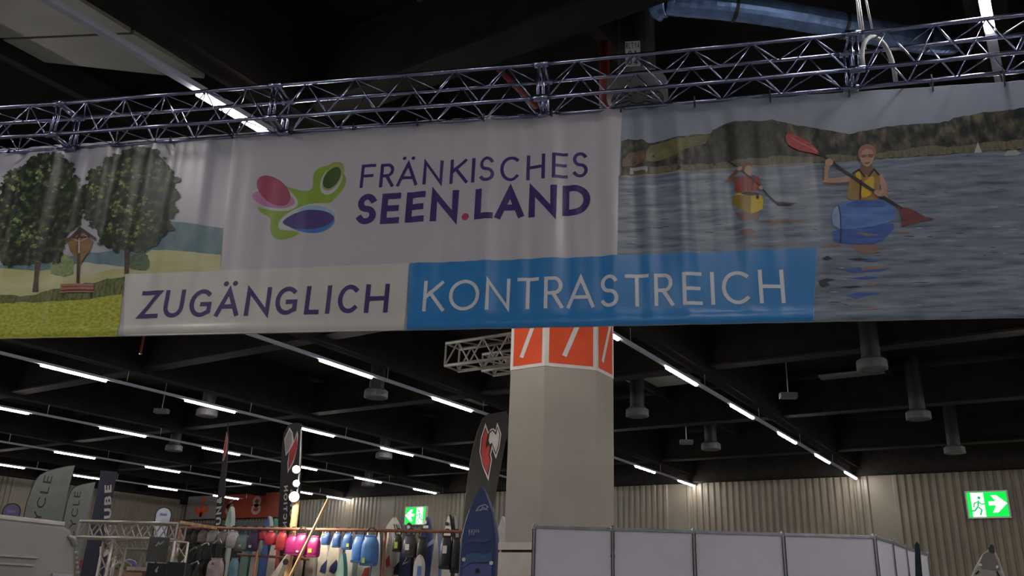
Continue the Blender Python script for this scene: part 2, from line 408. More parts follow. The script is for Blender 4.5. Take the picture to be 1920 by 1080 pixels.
V_blue = mat('vinyl_blue', (.035, .24, .60), .30, var=.04, uv=True)
V_violet = mat('vinyl_violet', (.055, .03, .17), .4, var=.06, uv=True)
V_txtw = mat('vinyl_text_white', (.72, .74, .80), .38, var=.03, uv=True)
nu = int((UR-UL)/.035); vs_ = [VB-.0] + [VB+.012, VB+.03, VB+.055, VB+.075, VB+.09] + [VB+.09+(VT-VB-.09)*k/34 for k in range(1, 35)]
def hem(v): 
    d = v-VB; return .012*math.sin(math.pi*min(1, max(0, d/.085))) if d < .085 else 0.0
_f = folds
def folds2(u, v): return _f(u, v) + hem(v)
BP.disp = folds2
m = MB(); nv = len(vs_)
m.v = [tuple(BP.p3(UL+(UR-UL)*i/nu, v)) for i in range(nu+1) for v in vs_]
m.f = [(i*nv+j, (i+1)*nv+j, (i+1)*nv+j+1, i*nv+j+1) for i in range(nu) for j in range(nv-1)]
base = m.build('vinyl_sheet', V_white, ban, smooth=True)
sol = base.modifiers.new('thickness', 'SOLIDIFY'); sol.thickness = .0012; sol.offset = -1
if True:
    # make sure thickness grows away from the viewer
    me = base.data
    if me.polygons[len(me.polygons)//2].normal.dot(BP.n) < 0: me.flip_normals()
# hem lines for finer horizontal slicing of ink near the lower edge are covered by cut/4 rows
GRID = ([UL+(UR-UL)*i/nu for i in range(nu+1)], vs_)
def ink(name, polys, m, layer, cut=None): return print_on(name, BP, polys, m, ban, layer, GRID)
def ink_each(name, polys, m, layer):
    for q in polys: ink(name, [q], m, layer)
def edge_t(x): return FLAT.p3  # (unused hook)
def topv(x): u = FLAT.uv(x, 300)[0]; return (u, VT-.002)
def botv(x): u = FLAT.uv(x, 600)[0]; return (u, VB+.002)
def Pd(x, y):                                                       # pixel clamped inside the sheet
    u, v = FLAT.uv(x, y); return (min(UR-.003, max(UL+.003, u)), min(VT-.003, max(VB+.003, v)))
def BB(*pts): return [Pd(x, y) for x, y in pts]
# -- meadow photograph
I_sky1 = mat('ink_hazy_sky', (.44, .43, .50), .31, var=.06, scale=1.5, uv=True)
I_hill = mat('ink_far_forest', (.10, .19, .24), .4, col2=(.17, .27, .30), scale=14, uv=True, stretch=(1, .5, 1))
I_field = mat('ink_hay_field', (.50, .50, .22), .4, col2=(.62, .62, .36), scale=5, uv=True, stretch=(.4, 2, 1))
I_pale = mat('ink_pale_field', (.55, .54, .38), .4, col2=(.6, .6, .48), scale=5, uv=True)
I_grass = mat('ink_meadow_grass', (.30, .36, .03), .4, col2=(.62, .60, .08), scale=34, uv=True, stretch=(.9, 1.4, 1), detail=8)
I_hedge = mat('ink_tall_grass', (.06, .085, .03), .4, col2=(.20, .22, .06), scale=26, uv=True, stretch=(2, .6, 1), detail=6)
I_leafd = mat('ink_dark_leaves', (0, 0, 0), .4, scale=17, uv=True, detail=7, ramp=[(.42, (.008, .012, .009)), (.52, (.022, .036, .016)), (.60, (.05, .075, .028)), (.70, (.15, .19, .08))])
I_leafm = mat('ink_sunlit_leaves', (0, 0, 0), .4, scale=28, uv=True, detail=7, ramp=[(.38, (.03, .05, .02)), (.47, (.08, .12, .035)), (.55, (.17, .23, .07)), (.64, (.34, .38, .16))])
I_bush = mat('ink_light_bush', (.18, .26, .10), .4, col2=(.32, .38, .18), scale=30, uv=True, detail=6)
I_trunk = mat('ink_trunk', (.07, .04, .03), .4, col2=(.14, .08, .05), scale=20, uv=True)
I_brown = mat('ink_shrine_brown', (.22, .12, .05), .4, col2=(.34, .19, .08), scale=12, uv=True)
I_brownd = mat('ink_shrine_dark', (.07, .035, .02), .4, uv=True)
I_bench = mat('ink_bench_red', (.38, .13, .10), .4, col2=(.45, .20, .15), scale=10, uv=True, stretch=(.3, 3, 1))
ink('printed_sky', [BB((-260, 240), (435, 258), (420, 440), (415, 500), (-260, 560))[:0] or [Pd(-260, 230), Pd(-260, 560), Pd(415, 500), Pd(419, 428), (FLAT.uv(434, 270)[0], VT-.003)]], I_sky1, 1)
ink_each('printed_forest', [BB((284, 470), (284, 425), (300, 416), (319, 415), (345, 417), (373, 421), (400, 425), (419, 428), (415, 480)), BB((-260, 510), (-100, 498), (0, 492), (60, 482), (100, 486), (170, 474), (250, 466), (300, 464), (300, 506), (-260, 520))], I_hill, 2)
ink('printed_field', [BB((-260, 512), (0, 503), (60, 508), (150, 499), (240, 500), (284, 468), (330, 470), (415, 478), (413, 508), (235, 516), (226, 600), (-260, 620))], I_field, 3)
ink('printed_pale_field', [BB((100, 506), (160, 492), (200, 496), (232, 502), (150, 516), (90, 516))], I_pale, 4)
ink_each('printed_hedge', [jag(BB((0, 570), (0, 552), (40, 556), (80, 548), (110, 541), (160, 531), (200, 524), (234, 520), (232, 556), (180, 562), (100, 566)), .008, .05, 4), jag(BB((-260, 590), (-260, 560), (0, 552), (0, 575)), .006, .06, 5)], I_hedge, 5)
ink('printed_grass', [BB((-260, 585), (0, 570), (60, 567), (140, 564), (230, 552), (222, 632), (150, 690), (-260, 700))], I_grass, 6)
ink('printed_bush', [jag(BB((93, 514), (96, 488), (110, 478), (128, 478), (140, 490), (139, 514), (120, 519)), .008, .03, 6)], I_bush, 7)
ink_each('printed_tree_trunk', [BB((68, 480), (78, 480), (71, 520), (71, 547), (60, 547), (64, 520)), BB((234, 462), (244, 462), (243, 515.5), (234, 516))], I_trunk, 8)
ink('printed_bush', [jag(BB((246, 506), (245, 482), (262, 474), (279, 478), (281, 498), (275, 508)), .008, .03, 8)], mat('ink_dark_bush', (.06, .10, .05), .4, col2=(.13, .18, .08), scale=30, uv=True), 8)
crl = [(0,368),(12,333),(27,316),(54,310),(58,296),(90,289),(113,290),(132,306),(136,326),(146,341),(152,360),(156,395),(148,423),(132,430),(124,458),(113,489),(78,493),(23,497),(0,489),(-70,480),(-95,400),(-50,360)]
crr = [(150,366),(167,349),(171,324),(198,318),(202,298),(226,287),(249,277),(280,281),(296,291),(311,302),(315,322),(334,333),(319,353),(334,372),(319,386),(331,396),(315,411),(327,429),(296,450),(280,469),(253,473),(218,469),(187,458),(183,427),(163,407)]
ink('printed_tree_crown', [jag(BB(*crl), .014, .028, 11)], I_leafd, 9)
ink('printed_tree_crown', [jag(BB(*crr), .014, .028, 12)], I_leafd, 10)
rnd = random.Random(5)
def sprigs(cx, cy_, rx, ry, n, sz, seed):
    r = random.Random(seed); out = []
    for _ in range(n):
        a = r.uniform(0, 6.28); q = math.sqrt(r.random()); x, y = cx+rx*q*math.cos(a), cy_+ry*q*math.sin(a)
        s = sz*r.uniform(.6, 1.3); k = r.randint(5, 7); t0 = r.uniform(0, 6.28)
        out.append([Pd(x+s*(1 if j % 2 else .55)*math.cos(t0+6.28*j/k/2*1), y+s*.75*(1 if j % 2 else .55)*math.sin(t0+6.28*j/k/2)) for j in range(2*k)])
    return out
def edge_sprigs(poly, n, sz, seed):
    r = random.Random(seed); out = []
    for _ in range(n):
        i = r.randrange(len(poly)); f = r.random(); a, b = poly[i], poly[(i+1) % len(poly)]
        x, y = a[0]+(b[0]-a[0])*f+r.uniform(-3, 3), a[1]+(b[1]-a[1])*f+r.uniform(-3, 3)
        out += sprigs(x, y, 1, 1, 1, sz*r.uniform(.6, 1.5), r.randrange(9999))
    return out
tag(ink('printed_edge_leaves', edge_sprigs(crl, 110, 5.5, 31) + edge_sprigs(crr, 130, 5.5, 32), I_leafd, 10.5), kind='stuff')
tag(ink('printed_sunlit_leaves', sprigs(245, 410, 45, 48, 60, 6, 3) + sprigs(225, 330, 45, 35, 40, 5.5, 4) + sprigs(55, 440, 45, 25, 26, 6, 5) + sprigs(20, 380, 26, 55, 22, 6, 6) + sprigs(180, 360, 16, 22, 16, 5, 7) + sprigs(95, 330, 35, 30, 18, 5, 8) + sprigs(300, 330, 18, 30, 16, 5, 9), I_leafm, 11), kind='stuff')
# wayside shrine and bench
ink('printed_shrine', [BB((128,455),(152,438),(176,452),(170,472),(160,484),(153,498),(145,486),(133,472))], I_brown, 12)
ink('printed_shrine_roof', [BB((125,452),(152,426),(182,447),(179,451),(152,434),(128,457)), BB((148.5,430),(154.5,430),(150.5,532),(145,532)), BB((138,446),(170,444),(170,447),(138,449))], I_brownd, 13)
ink('printed_shrine_figure', [stroke(BB((141,449),(151,455),(166,447)), .008)[0], stroke(BB((141,449),(151,455),(166,447)), .008)[1], BB((149,452),(153,452),(152,476),(149,476)), ell(*Pd(151.3, 450), .008, .01, 0, 10)], mat('ink_figure', (.5, .4, .28), .4, uv=True), 14)
ink_each('printed_bench_slat', [BB((115,534),(175,532),(175,536.5),(115,538.5)), BB((115,539.5),(175,537.5),(175,543),(115,545)), BB((113,547),(176,545),(176,548),(113,550))], I_bench, 14)
ink_each('printed_bench_leg', [BB((118,549),(121,549),(121,559),(118,559)), BB((168,548),(171,548),(171,557),(168,557))], I_brownd, 13)
# -- lettering panels
ink('printed_cream_panel', [BB((236,515),(768,494),(758,622),(500,690),(222,690))], V_cream, 13)
blue = BB((768,494.5),(1532,466),(1532,690),(758,690)); ink('printed_blue_panel', [blue], V_blue, 13)
# -- lake photograph
def K(*pts): return [Pd(1140+x/2.347, 160+y/2.347) for x, y in pts]
I_sky2 = mat('ink_evening_sky', (.24, .275, .35), .31, col2=(.31, .34, .41), scale=.8, uv=True)
I_water = mat('ink_lake', (0, 0, 0), .36, scale=3.2, uv=True, stretch=(1.2, 9, 1), detail=9, ramp=[(.30, (.07, .095, .15)), (.42, (.15, .185, .25)), (.54, (.20, .24, .315)), (.70, (.29, .33, .39))])
I_forest = mat('ink_lake_forest', (0, 0, 0), .4, scale=12, uv=True, stretch=(1.6, .8, 1), detail=8, ramp=[(.36, (.010, .013, .018)), (.47, (.035, .038, .030)), (.55, (.075, .072, .050)), (.66, (.15, .125, .09))])
I_olive = mat('ink_olive_slope', (.12, .12, .05), .4, col2=(.20, .19, .08), scale=14, uv=True, detail=7)
I_sand = mat('ink_sand', (.26, .23, .19), .4, col2=(.32, .27, .22), scale=10, uv=True)
I_reed = mat('ink_shore_reeds', (.10, .10, .06), .4, col2=(.20, .17, .12), scale=30, uv=True, stretch=(2, .5, 1), detail=7)
water_poly = [Pd(1160, 330), Pd(1157.5, 480.5), Pd(1533, 466), Pd(1533, 690), Pd(2300, 690), Pd(2300, 250)]
ink('printed_lake_sky', [[(FLAT.uv(1167, 210)[0], VT-.003), Pd(1160, 345), Pd(2300, 270), (UR-.003, VT-.003)]], I_sky2, 1)
ink('printed_lake', [water_poly], I_water, 2)
ridge = [(60,250),(90,235),(105,238),(130,240),(150,236),(180,252),(260,238),(370,218),(450,212),(470,190),(500,172),(560,160),(640,158),(720,152),(790,165),(850,180),(920,192),(1000,205),(1060,215),(1120,200),(1200,188),(1300,175),(1500,160),(1520,145),(1650,120),(1831,100),(2400,40)]
shore = [(2400,248),(1831,280),(1500,306),(1200,326),(900,346),(700,356),(500,371),(300,386),(56,404)]
rr = jag(K(*ridge, *shore), .0035, .03, 21)
ink('printed_forest_ridge', [rr], I_forest, 3)
ink('printed_dark_wood', [jag(K((455,300),(462,200),(500,176),(560,164),(640,162),(720,156),(770,170),(740,220),(700,260),(760,300),(700,335),(560,350),(300,372),(300,340),(400,310)), .008, .03, 27)], mat('ink_dark_wood', (.012, .016, .022), .4, col2=(.05, .055, .035), scale=26, uv=True, detail=7, stretch=(1.4, .8, 1)), 3.5)
ink('printed_olive_slope', [jag(K((165,300),(190,262),(260,246),(370,224),(452,218),(430,256),(350,278),(300,310),(230,330),(170,335)), .004, .03, 22)], I_olive, 4)
ink('printed_brown_slope', [jag(K((60,330),(100,292),(160,284),(160,330),(120,350),(62,360)), .004, .03, 23)], mat('ink_brown_slope', (.12, .075, .05), .4, col2=(.2, .13, .1), scale=20, uv=True), 4)
ink('printed_reeds', [jag(K((180,360),(330,352),(480,340),(620,325),(760,310),(900,315),(1000,305),(1080,312),(1300,285),(1420,262),(1500,275),(1660,250),(1831,240),(2400,215),(2400,246),(1831,277),(1500,303),(1200,322),(900,342),(700,352),(500,366),(300,380),(180,386)), .006, .03, 24)], I_reed, 4)
ink('printed_beach', [K((200,388),(300,380),(500,365),(700,351),(830,342),(900,341),(900,347),(700,358),(500,374),(300,389),(56,406),(56,400))], I_sand, 5)
ink('printed_house', [K((98,362),(172,356),(176,370),(170,386),(160,372),(112,376),(112,390),(96,392))], mat('ink_house', (.36,.34,.33), .4, uv=True), 6)
ink_each('printed_boat', [K((1611,298),(1626,250),(1646,297)), K((1741,303),(1760,288),(1795,284),(1817,300),(1800,308),(1745,311))], mat('ink_boat_white', (.42,.43,.44), .4, uv=True), 6)
rw = random.Random(9); rip = []
for _ in range(150):
    x = rw.uniform(60, 1900); y = rw.uniform(420, 1000)
    if y > 700 and x < 930: continue
    L = rw.uniform(20, 90)*(.6+.6*(y-400)/600); h = rw.uniform(2.2, 5.5)
    rip.append(K((x-L/2, y+L*.01), (x-L*.1, y-h/2), (x+L/2, y-L*.02), (x+L*.2, y+h*.5)))
tag(ink('printed_dark_ripples', rip[:80], mat('ink_ripple_dark', (.06, .075, .11), .36, uv=True), 3), kind='stuff')
tag(ink('printed_light_ripples', rip[80:], mat('ink_ripple_light', (.40, .43, .47), .36, uv=True), 3), kind='stuff')
# rear paddler
SK = mat('ink_skin', (.42, .26, .19), .4, col2=(.48, .31, .23), scale=12, uv=True); SKd = mat('ink_skin_shadow', (.18, .09, .06), .4, uv=True)
I_yel = mat('ink_yellow_boat', (.62, .46, .03), .4, uv=True); I_yeld = mat('ink_yellow_shadow', (.28, .20, .03), .4, uv=True)
I_redv = mat('ink_red_vest', (.26, .03, .025), .4, col2=(.40, .06, .04), scale=20, uv=True)
I_dark = mat('ink_dark', (.018, .018, .026), .4, uv=True); I_hair = mat('ink_hair', (.20, .06, .04), .4, uv=True)
def limb(pts, wd): return stroke(K(*pts), wd/2.347*.00372*1.0)
PX = abs(FLAT.uv(1640, 400)[0]-FLAT.uv(1639, 400)[0])/2.347           # metres per crop pixel
def limb(pts, wd): return stroke(K(*pts), wd*PX)
def ke(cx, cy_, a, b, rot=0): return [Pd(1140+x/2.347, 160+y/2.347) for x, y in ell(cx, cy_, a, b, rot, 24)]
ink_each('printed_rear_boat_reflection', [K((560,560),(630,568),(670,560),(660,600),(630,590),(590,602)), K((575,640),(625,634),(660,650),(630,655),(610,668),(585,655)), K((690,595),(740,590),(900,592),(780,600),(730,610))], mat('ink_reflection_red', (.20,.10,.09), .36, uv=True), 6)
ink('printed_rear_boat', [K((557,480),(600,472),(650,472),(676,488),(684,510),(680,545),(660,558),(630,569),(580,548),(545,518))], I_yel, 7)
ink('printed_rear_boat_side', [K((557,482),(595,488),(628,486),(627,566),(580,547),(545,518))], I_yeld, 8)
ink('printed_rear_boat_cockpit', [K((580,478),(605,474),(650,474),(670,484),(640,488),(600,486)), ke(657,495,7,10)], I_dark, 9)
ink('printed_rear_paddler_arms', limb([(585,410),(528,418),(575,372)], 20) + limb([(655,412),(668,440),(672,456)], 18), SKd, 8)
ink('printed_rear_paddler_vest', [smooth_poly(K((555,472),(560,425),(585,402),(615,408),(640,396),(668,412),(662,468),(610,475)), 1)], I_redv, 10)
ink('printed_rear_paddler_vest_panel', limb([(590,410),(597,470)], 4)+limb([(640,400),(632,470)], 4)+limb([(612,412),(614,470)], 3)+[K((630,400),(645,398),(645,415),(630,418))], I_dark, 11)
ink('printed_rear_paddler_head', [ke(613,376,20,27)], SK, 11)
ink('printed_rear_paddler_hair', [smooth_poly(K((592,380),(588,356),(600,344),(620,342),(633,352),(634,368),(622,356),(604,360),(598,384)), 1)], I_hair, 12)
ink('printed_rear_paddle', limb([(515,325),(575,368),(660,440),(742,520)], 6)+[K((735,514),(770,516),(832,520),(800,528),(745,530)), K((500,312),(512,316),(530,334),(520,334))], I_dark, 13)
ink_each('printed_rear_paddler_hand', [ke(577,372,11,9), ke(672,454,9,9)], SK, 14)
# front paddler
I_bl = mat('ink_blue_boat', (.07, .17, .50), .4, col2=(.12, .25, .60), scale=6, uv=True, stretch=(1, 3, 1)); I_bll = mat('ink_blue_boat_light', (.22, .34, .58), .4, uv=True); I_bld = mat('ink_blue_deep', (.04, .10, .38), .36, col2=(.07, .15, .45), scale=9, uv=True, stretch=(1, 4, 1))
I_must = mat('ink_mustard_vest', (.26, .16, .04), .4, col2=(.34, .20, .06), scale=14, uv=True); I_mustl = mat('ink_yellow_panel', (.62, .42, .03), .4, uv=True)
I_blade = mat('ink_red_blade', (.42, .03, .03), .4, col2=(.5, .07, .06), scale=12, uv=True); I_bladed = mat('ink_dark_blade', (.17, .04, .05), .4, col2=(.23, .06, .06), scale=14, uv=True)
ink('printed_front_boat_reflection', [smooth_poly(K((985,630),(1250,606),(1262,620),(1240,655),(1200,690),(1120,700),(1020,697),(990,690)), 1)], I_bld, 5)
ink_each('printed_water_reflection', [K((1090,650),(1140,652),(1200,656),(1140,664)), K((1060,700),(1150,705),(1230,712),(1170,722),(1200,735),(1120,740),(1090,722)), K((1100,805),(1150,798),(1240,796),(1180,812),(1110,818)), K((1110,880),(1200,872),(1160,884)), K((1060,985),(1140,982),(1220,980),(1140,990)), K((935,705),(1020,700),(1030,708),(950,714)), K((1280,650),(1320,646),(1335,652),(1290,658))], mat('ink_reflection_tan', (.30,.18,.14), .36, uv=True), 6)
ink_each('printed_blue_reflection', [K((1030,812),(1100,800),(1150,812),(1240,800),(1200,818),(1080,825)), K((1060,850),(1140,840),(1210,846),(1140,854)), K((1040,925),(1110,910),(1200,914),(1120,930),(1090,940)), K((1080,770),(1150,762),(1200,768),(1140,776))], I_bld, 6)
ink_each('printed_reflection_mark', [K((1020,640),(1028,640),(1026,696),(1020,696)), K((940,765),(965,752),(985,766),(960,775)), K((925,860),(960,852),(1000,856),(960,868),(975,880),(945,892),(930,880)), K((1050,764),(1110,760),(1150,768),(1100,772)), K((1030,888),(1090,882),(1120,888),(1060,894))], I_dark, 7)
ink('printed_front_boat', [smooth_poly(K((983,575),(990,545),(1010,528),(1060,510),(1120,503),(1200,503),(1248,525),(1264,565),(1255,600),(1150,625),(1020,637),(988,618)), 1)], I_bl, 7)
ink('printed_front_boat_bow', [K((984,572),(992,546),(1012,532),(1022,560),(1024,636),(990,616))], I_bll, 8)
ink('printed_front_boat_seam', limb([(1014,532),(1022,570),(1024,634)], 5), I_dark, 9)
ink('printed_front_boat_deck', [smooth_poly(K((1035,528),(1075,512),(1130,508),(1200,508),(1235,528),(1190,540),(1140,530),(1090,540)), 1)], I_bld, 9)
ink('printed_front_paddler_arms', limb([(1072,408),(1020,418),(962,424)], 30)+limb([(957,426),(958,380),(968,346)], 24)+limb([(1196,404),(1212,440),(1216,486)], 28), SK, 8)
ink('printed_front_paddler_arm_shade', limb([(1060,428),(1000,434),(950,432)], 7)+limb([(947,420),(950,370)], 6), SKd, 9)
ink('printed_front_paddler_neck', [K((1112,350),(1162,350),(1170,385),(1140,400),(1105,385))], SKd, 9)
ink('printed_front_paddler_vest', [smooth_poly(K((1048,505),(1056,460),(1062,420),(1080,385),(1105,366),(1125,395),(1150,395),(1170,368),(1190,385),(1198,420),(1190,470),(1200,500),(1140,508)), 1)], I_must, 10)
ink('printed_front_paddler_vest_panel', [smooth_poly(K((1108,498),(1120,430),(1160,398),(1172,410),(1170,460),(1150,490)), 1), smooth_poly(K((1085,390),(1108,378),(1118,420),(1100,425)), 1)], I_mustl, 11)
ink('printed_front_paddler_vest_trim', limb([(1078,390),(1105,372),(1128,402)], 9)+limb([(1148,400),(1170,372),(1190,395)], 9)+limb([(1112,420),(1108,500)], 8), I_dark, 12)
ink('printed_front_paddler_head', [smooth_poly(K((1106,300),(1112,275),(1135,268),(1160,272),(1172,296),(1170,325),(1158,350),(1140,362),(1120,350),(1108,328)), 1)], SK, 13)
ink('printed_front_paddler_hair', [smooth_poly(K((1100,318),(1100,290),(1112,268),(1138,260),(1164,266),(1180,290),(1178,320),(1170,312),(1164,288),(1140,280),(1116,288),(1110,325)), 1)], mat('ink_hair_light', (.30,.14,.10), .4, uv=True), 14)
ink('printed_front_paddler_glasses', [K((1112,308),(1136,306),(1134,318),(1116,320)), K((1142,306),(1168,306),(1164,320),(1146,319)), K((1134,309),(1144,309),(1144,312),(1134,312)), K((1126,342),(1152,340),(1148,347),(1132,348))], SKd, 15)
ink('printed_front_paddle_shaft', limb([(925,300),(1060,395),(1285,545)], 15), I_dark, 16)
ink('printed_front_paddle_blade', [smooth_poly(K((780,222),(796,210),(830,222),(875,250),(925,294),(936,312),(885,302),(820,282),(786,258)), 1)], I_blade, 16)
ink('printed_front_paddle_blade_line', limb([(805,232),(925,300)], 4), mat('ink_pale_line', (.5,.22,.2), .4, uv=True), 17)
ink('printed_front_paddle_low_blade', [K((1272,536),(1330,545),(1388,578),(1404,594),(1350,606),(1292,592)), K((1290,596),(1360,606),(1320,616),(1288,625)), K((1395,583),(1440,590),(1410,597))], I_bladed, 16)
ink_each('printed_front_paddler_hand', [ke(972,342,18,16), ke(1192,478,24,13,20)], SK, 17)

# -- logo
def G(*pts): return [Pd(450+x/6, 280+y/6) for x, y in pts]
def ge(cx, cy_, a, b, rot): return [Pd(450+x/6, 280+y/6) for x, y in ell(cx, cy_, a, b, rot)]
green = [(500,405),(560,428),(640,455),(720,470),(785,468),(815,440),(825,390),(822,310),(845,250),(890,205),(985,185),(1060,138),(1110,140),(1140,180),(1150,260),(1188,305),(1196,360),(1172,430),(1120,500),(1060,560),(1010,608),(880,600),(740,625),(620,680),(530,720),(470,770),(435,830),(425,880),(460,910),(560,912),(690,938),(600,988),(500,1020),(400,1010),(350,950),(335,880),(350,800),(325,757),(260,725),(210,690),(188,642),(260,670),(400,690),(520,670),(600,620),(640,560),(600,500)]
def soft(m, c): return mat(m, c, .38, var=.05, uv=True)
ink('logo_green_shape', [smooth_poly(G(*green), 1)], soft('logo_green', (.28, .42, .06)), 1)
ink('logo_white_ring', [ge(1030,345,180,108,-60), ge(395,560,262,128,12), smooth_poly(G((430,870),(440,810),(500,745),(600,680),(740,632),(880,606),(1010,610),(1100,700),(1100,800),(900,905),(620,912),(470,905)), 1)], soft('logo_white', (.60, .62, .62)), 2)
ink('logo_olive_leaf', [ge(1048,305,180,92,-58), ], soft('logo_olive', (.36, .42, .16)), 3)
ink('logo_dark_leaf', [ge(1036,320,130,72,-55)], soft('logo_darkgreen', (.055, .12, .035)), 4)
ink('logo_dark_leaf_rim', [ge(1036,320,136,78,-55)], soft('logo_rimgreen', (.03, .06, .03)), 3.5)
ink('logo_pink_shape', [ge(378,560,242,98,9)], soft('logo_pink', (.55, .22, .42)), 3)
ink('logo_red_rim', [ge(380,466,216,132,38)], soft('logo_redrim', (.18, .03, .07)), 3.5)
ink('logo_red_shape', [ge(380,466,210,126,38)], soft('logo_red', (.42, .07, .14)), 4)
ink('logo_sky_shape', [ge(860,735,212,100,6)], soft('logo_sky', (.34, .50, .66)), 3)
ink('logo_blue_shape', [smooth_poly(G((480,825),(560,880),(690,930),(800,945),(900,935),(1000,890),(1060,830),(1072,780),(1000,740),(700,760)), 1)], soft('logo_blue', (.06, .20, .58)), 3.5)
lens_ = [(468,822),(540,762),(640,712),(760,682),(880,682),(980,702),(1050,745),(1068,780),(1020,830),(940,870),(840,896),(720,905),(600,890),(520,860)]
ink('logo_violet_shape', [smooth_poly(G(*lens_), 1)], soft('logo_violet', (.085, .055, .22)), 4)
# -- lettering
def word(name, letters, BL, BR, TLp, TR, t, m, layer):
    polys = []; bl, br, tl, tr = (FLAT.uv(*p) for p in (BL, BR, TLp, TR))
    for ch, a, b in letters:
        xm = (a+b)/2; f = (xm-BL[0])/(BR[0]-BL[0]); v0 = bl[1]+(br[1]-bl[1])*f; v1 = tl[1]+(tr[1]-tl[1])*f
        ym = BL[1]+(BR[1]-BL[1])*f - 20
        ink(name, glyph(ch, FLAT.uv(a, ym)[0], FLAT.uv(b, ym)[0], v0, v1, t), m, layer)
def cx6(l): return [(c, 420+a/2.526, 420+b/2.526) for c, a, b in l]
word('letter', cx6([('F',648,716),('R',738,806),('Ä',820,919),('N',945,1036),('K',1070,1156),('I',1173,1188),('S',1210,1281),('C',1308,1400),('H',1432,1521),('E',1555,1628),('S',1650,1723)]), (675,353),(1104,331.5),(677.5,309.5),(1104,284), .025, V_violet, 3)
SL = [('S',628,720),('E',742,832),('E',860,950),('N',978,1108),('L',1187,1275),('A',1285,1420),('N',1442,1577),('D',1602,1735)]
word('letter', cx6(SL), (667,422),(1107,402),(672,365),(1107,345), .049, V_violet, 3)
word('lettering_dot', cx6([('.',1127,1162)]), (667,422),(1107,402),(672,365),(1107,345), .04, soft('dot_red', (.50, .05, .12)), 3)
word('letter', [('Z',262.5,300),('U',308,345.5),('G',356,398),('Ä',406,450),('N',461,507),('G',517,559),('L',573,600),('I',612,621),('C',634,673),('H',685,729)], (262,598),(728,586.5),(267,546.5),(729,533), .034, V_violet, 16)
word('letter', [('K',794,834),('O',842,899),('N',911,956),('T',969.5,1010),('R',1020.5,1056.5),('A',1063,1115),('S',1125.5,1160),('T',1172,1217),('R',1227,1263.5),('E',1280,1317),('I',1333,1340),('C',1354,1407.5),('H',1423,1471.5)], (794,585),(1471,569),(798,528),(1472,506), .025, V_txtw, 16)

# ------------------------------------------------------------------ truss the banner hangs from
TD, TH = .23, .29
tr = thing('lighting_truss', FLAT.p3(0, 5.2), 'silver aluminium box truss carrying the printed banner', 'truss')
FP = FLAT.shift(TD)
jx = [(-330, 224), (112, 194), (517, 160), (1015, 120), (1599, 63), (2110, 6)]
ju = [FP.uv(*p) for p in jx]
def TP(u, front, top):                                              # truss node at station u
    for k in range(len(ju)-1):
        if u <= ju[k+1][0] or k == len(ju)-2:
            f = (u-ju[k][0])/(ju[k+1][0]-ju[k][0]); zt = ju[k][1]+(ju[k+1][1]-ju[k][1])*f; break
    zt = min(zt, 5.42) if False else zt
    return FLAT.p3(u, zt-(0 if top else TH), TD if front else 0)
for k in range(len(ju)-1):
    for fr in (0, 1):
        for tp in (0, 1): MB().tube([TP(ju[k][0]+.02, fr, tp), TP(ju[k+1][0]-.02, fr, tp)], .0155, 8).build('chord', M_alu, tr, smooth=True)
    ua, ub = ju[k][0]+.06, ju[k+1][0]-.06; n = 10; st = (ub-ua)/n
    for i in range(n):
        a, b = ua+i*st, ua+(i+1)*st; e = i % 2
        for fr in (0, 1): MB().tube([TP(a, fr, e), TP(b, fr, e ^ 1)], .0058, 6).build('brace', M_alu, tr, smooth=True)
        for tp in (0, 1): MB().tube([TP(a, e, tp), TP(b, e ^ 1, tp)], .005, 6).build('brace', M_alu, tr, smooth=True)
for u, v in ju[1:-1]:
    for du in (-.02, .02):
        c = [TP(u+du, *q) for q in ((1, 1), (0, 1), (0, 0), (1, 0))]
        for a, b in zip(c, c[1:]+c[:1]): MB().tube([a, b], .010, 6).build('end_frame', M_alu, tr, smooth=True)
    for q in ((1, 1), (0, 1), (0, 0), (1, 0)): MB().tube([TP(u-.05, *q), TP(u+.05, *q)], .027, 10).build('coupler', M_alu, tr, smooth=True)
# ties holding the banner to the lower rear chord
M_tie = mat('dark_tie', (.03, .03, .05), .5)
for x in (-150, 30, 218, 325, 440, 548, 663, 782, 907, 1035, 1165, 1305, 1449, 1600, 1761, 1900, 2060):
    u = FLAT.uv(x, 250)[0]; p = TP(u, 0, 0)
    tt = MB().tube([p + Vector((0, 0, .03)) + FLAT.n*.022, p + FLAT.n*.03 - Vector((0, 0, .03)), FLAT.p3(u, VT-.045, .012), FLAT.p3(u, VT-.03, -.012), p - FLAT.n*.02], .006, 5).build('banner_tie', M_tie, ban)
# hanging sling at the joint on the right
ur = ju[4][0]; sl = thing('truss_sling', TP(ur+.1, 1, 1), 'grey round sling and steel ropes holding the truss below roof', 'sling')
top = TP(ur+.10, 1, 1); apex = Vector((top.x, top.y, 0)) + FLAT.n*-.12 + Vector((0, 0, 6.60))
for q, du in (((1, 1), .05), ((0, 1), .13), ((1, 1), .13)): MB().tube([TP(ur+du, *q), apex], .008, 6).build('rope', M_steel, sl, smooth=True)
lp = []
for k in range(13):
    a = math.pi*k/12; u = ur+.17-.13*math.cos(a); q = TP(u, 0, 0); lp.append(Vector((q.x, q.y, q.z + .02 + .31*math.sin(a)*.98)) + FLAT.n*(.23*(1-k/12)))
MB().tube(lp, .016, 8).build('strap', mat('sling_grey', (.35, .35, .36), .7), sl, smooth=True)

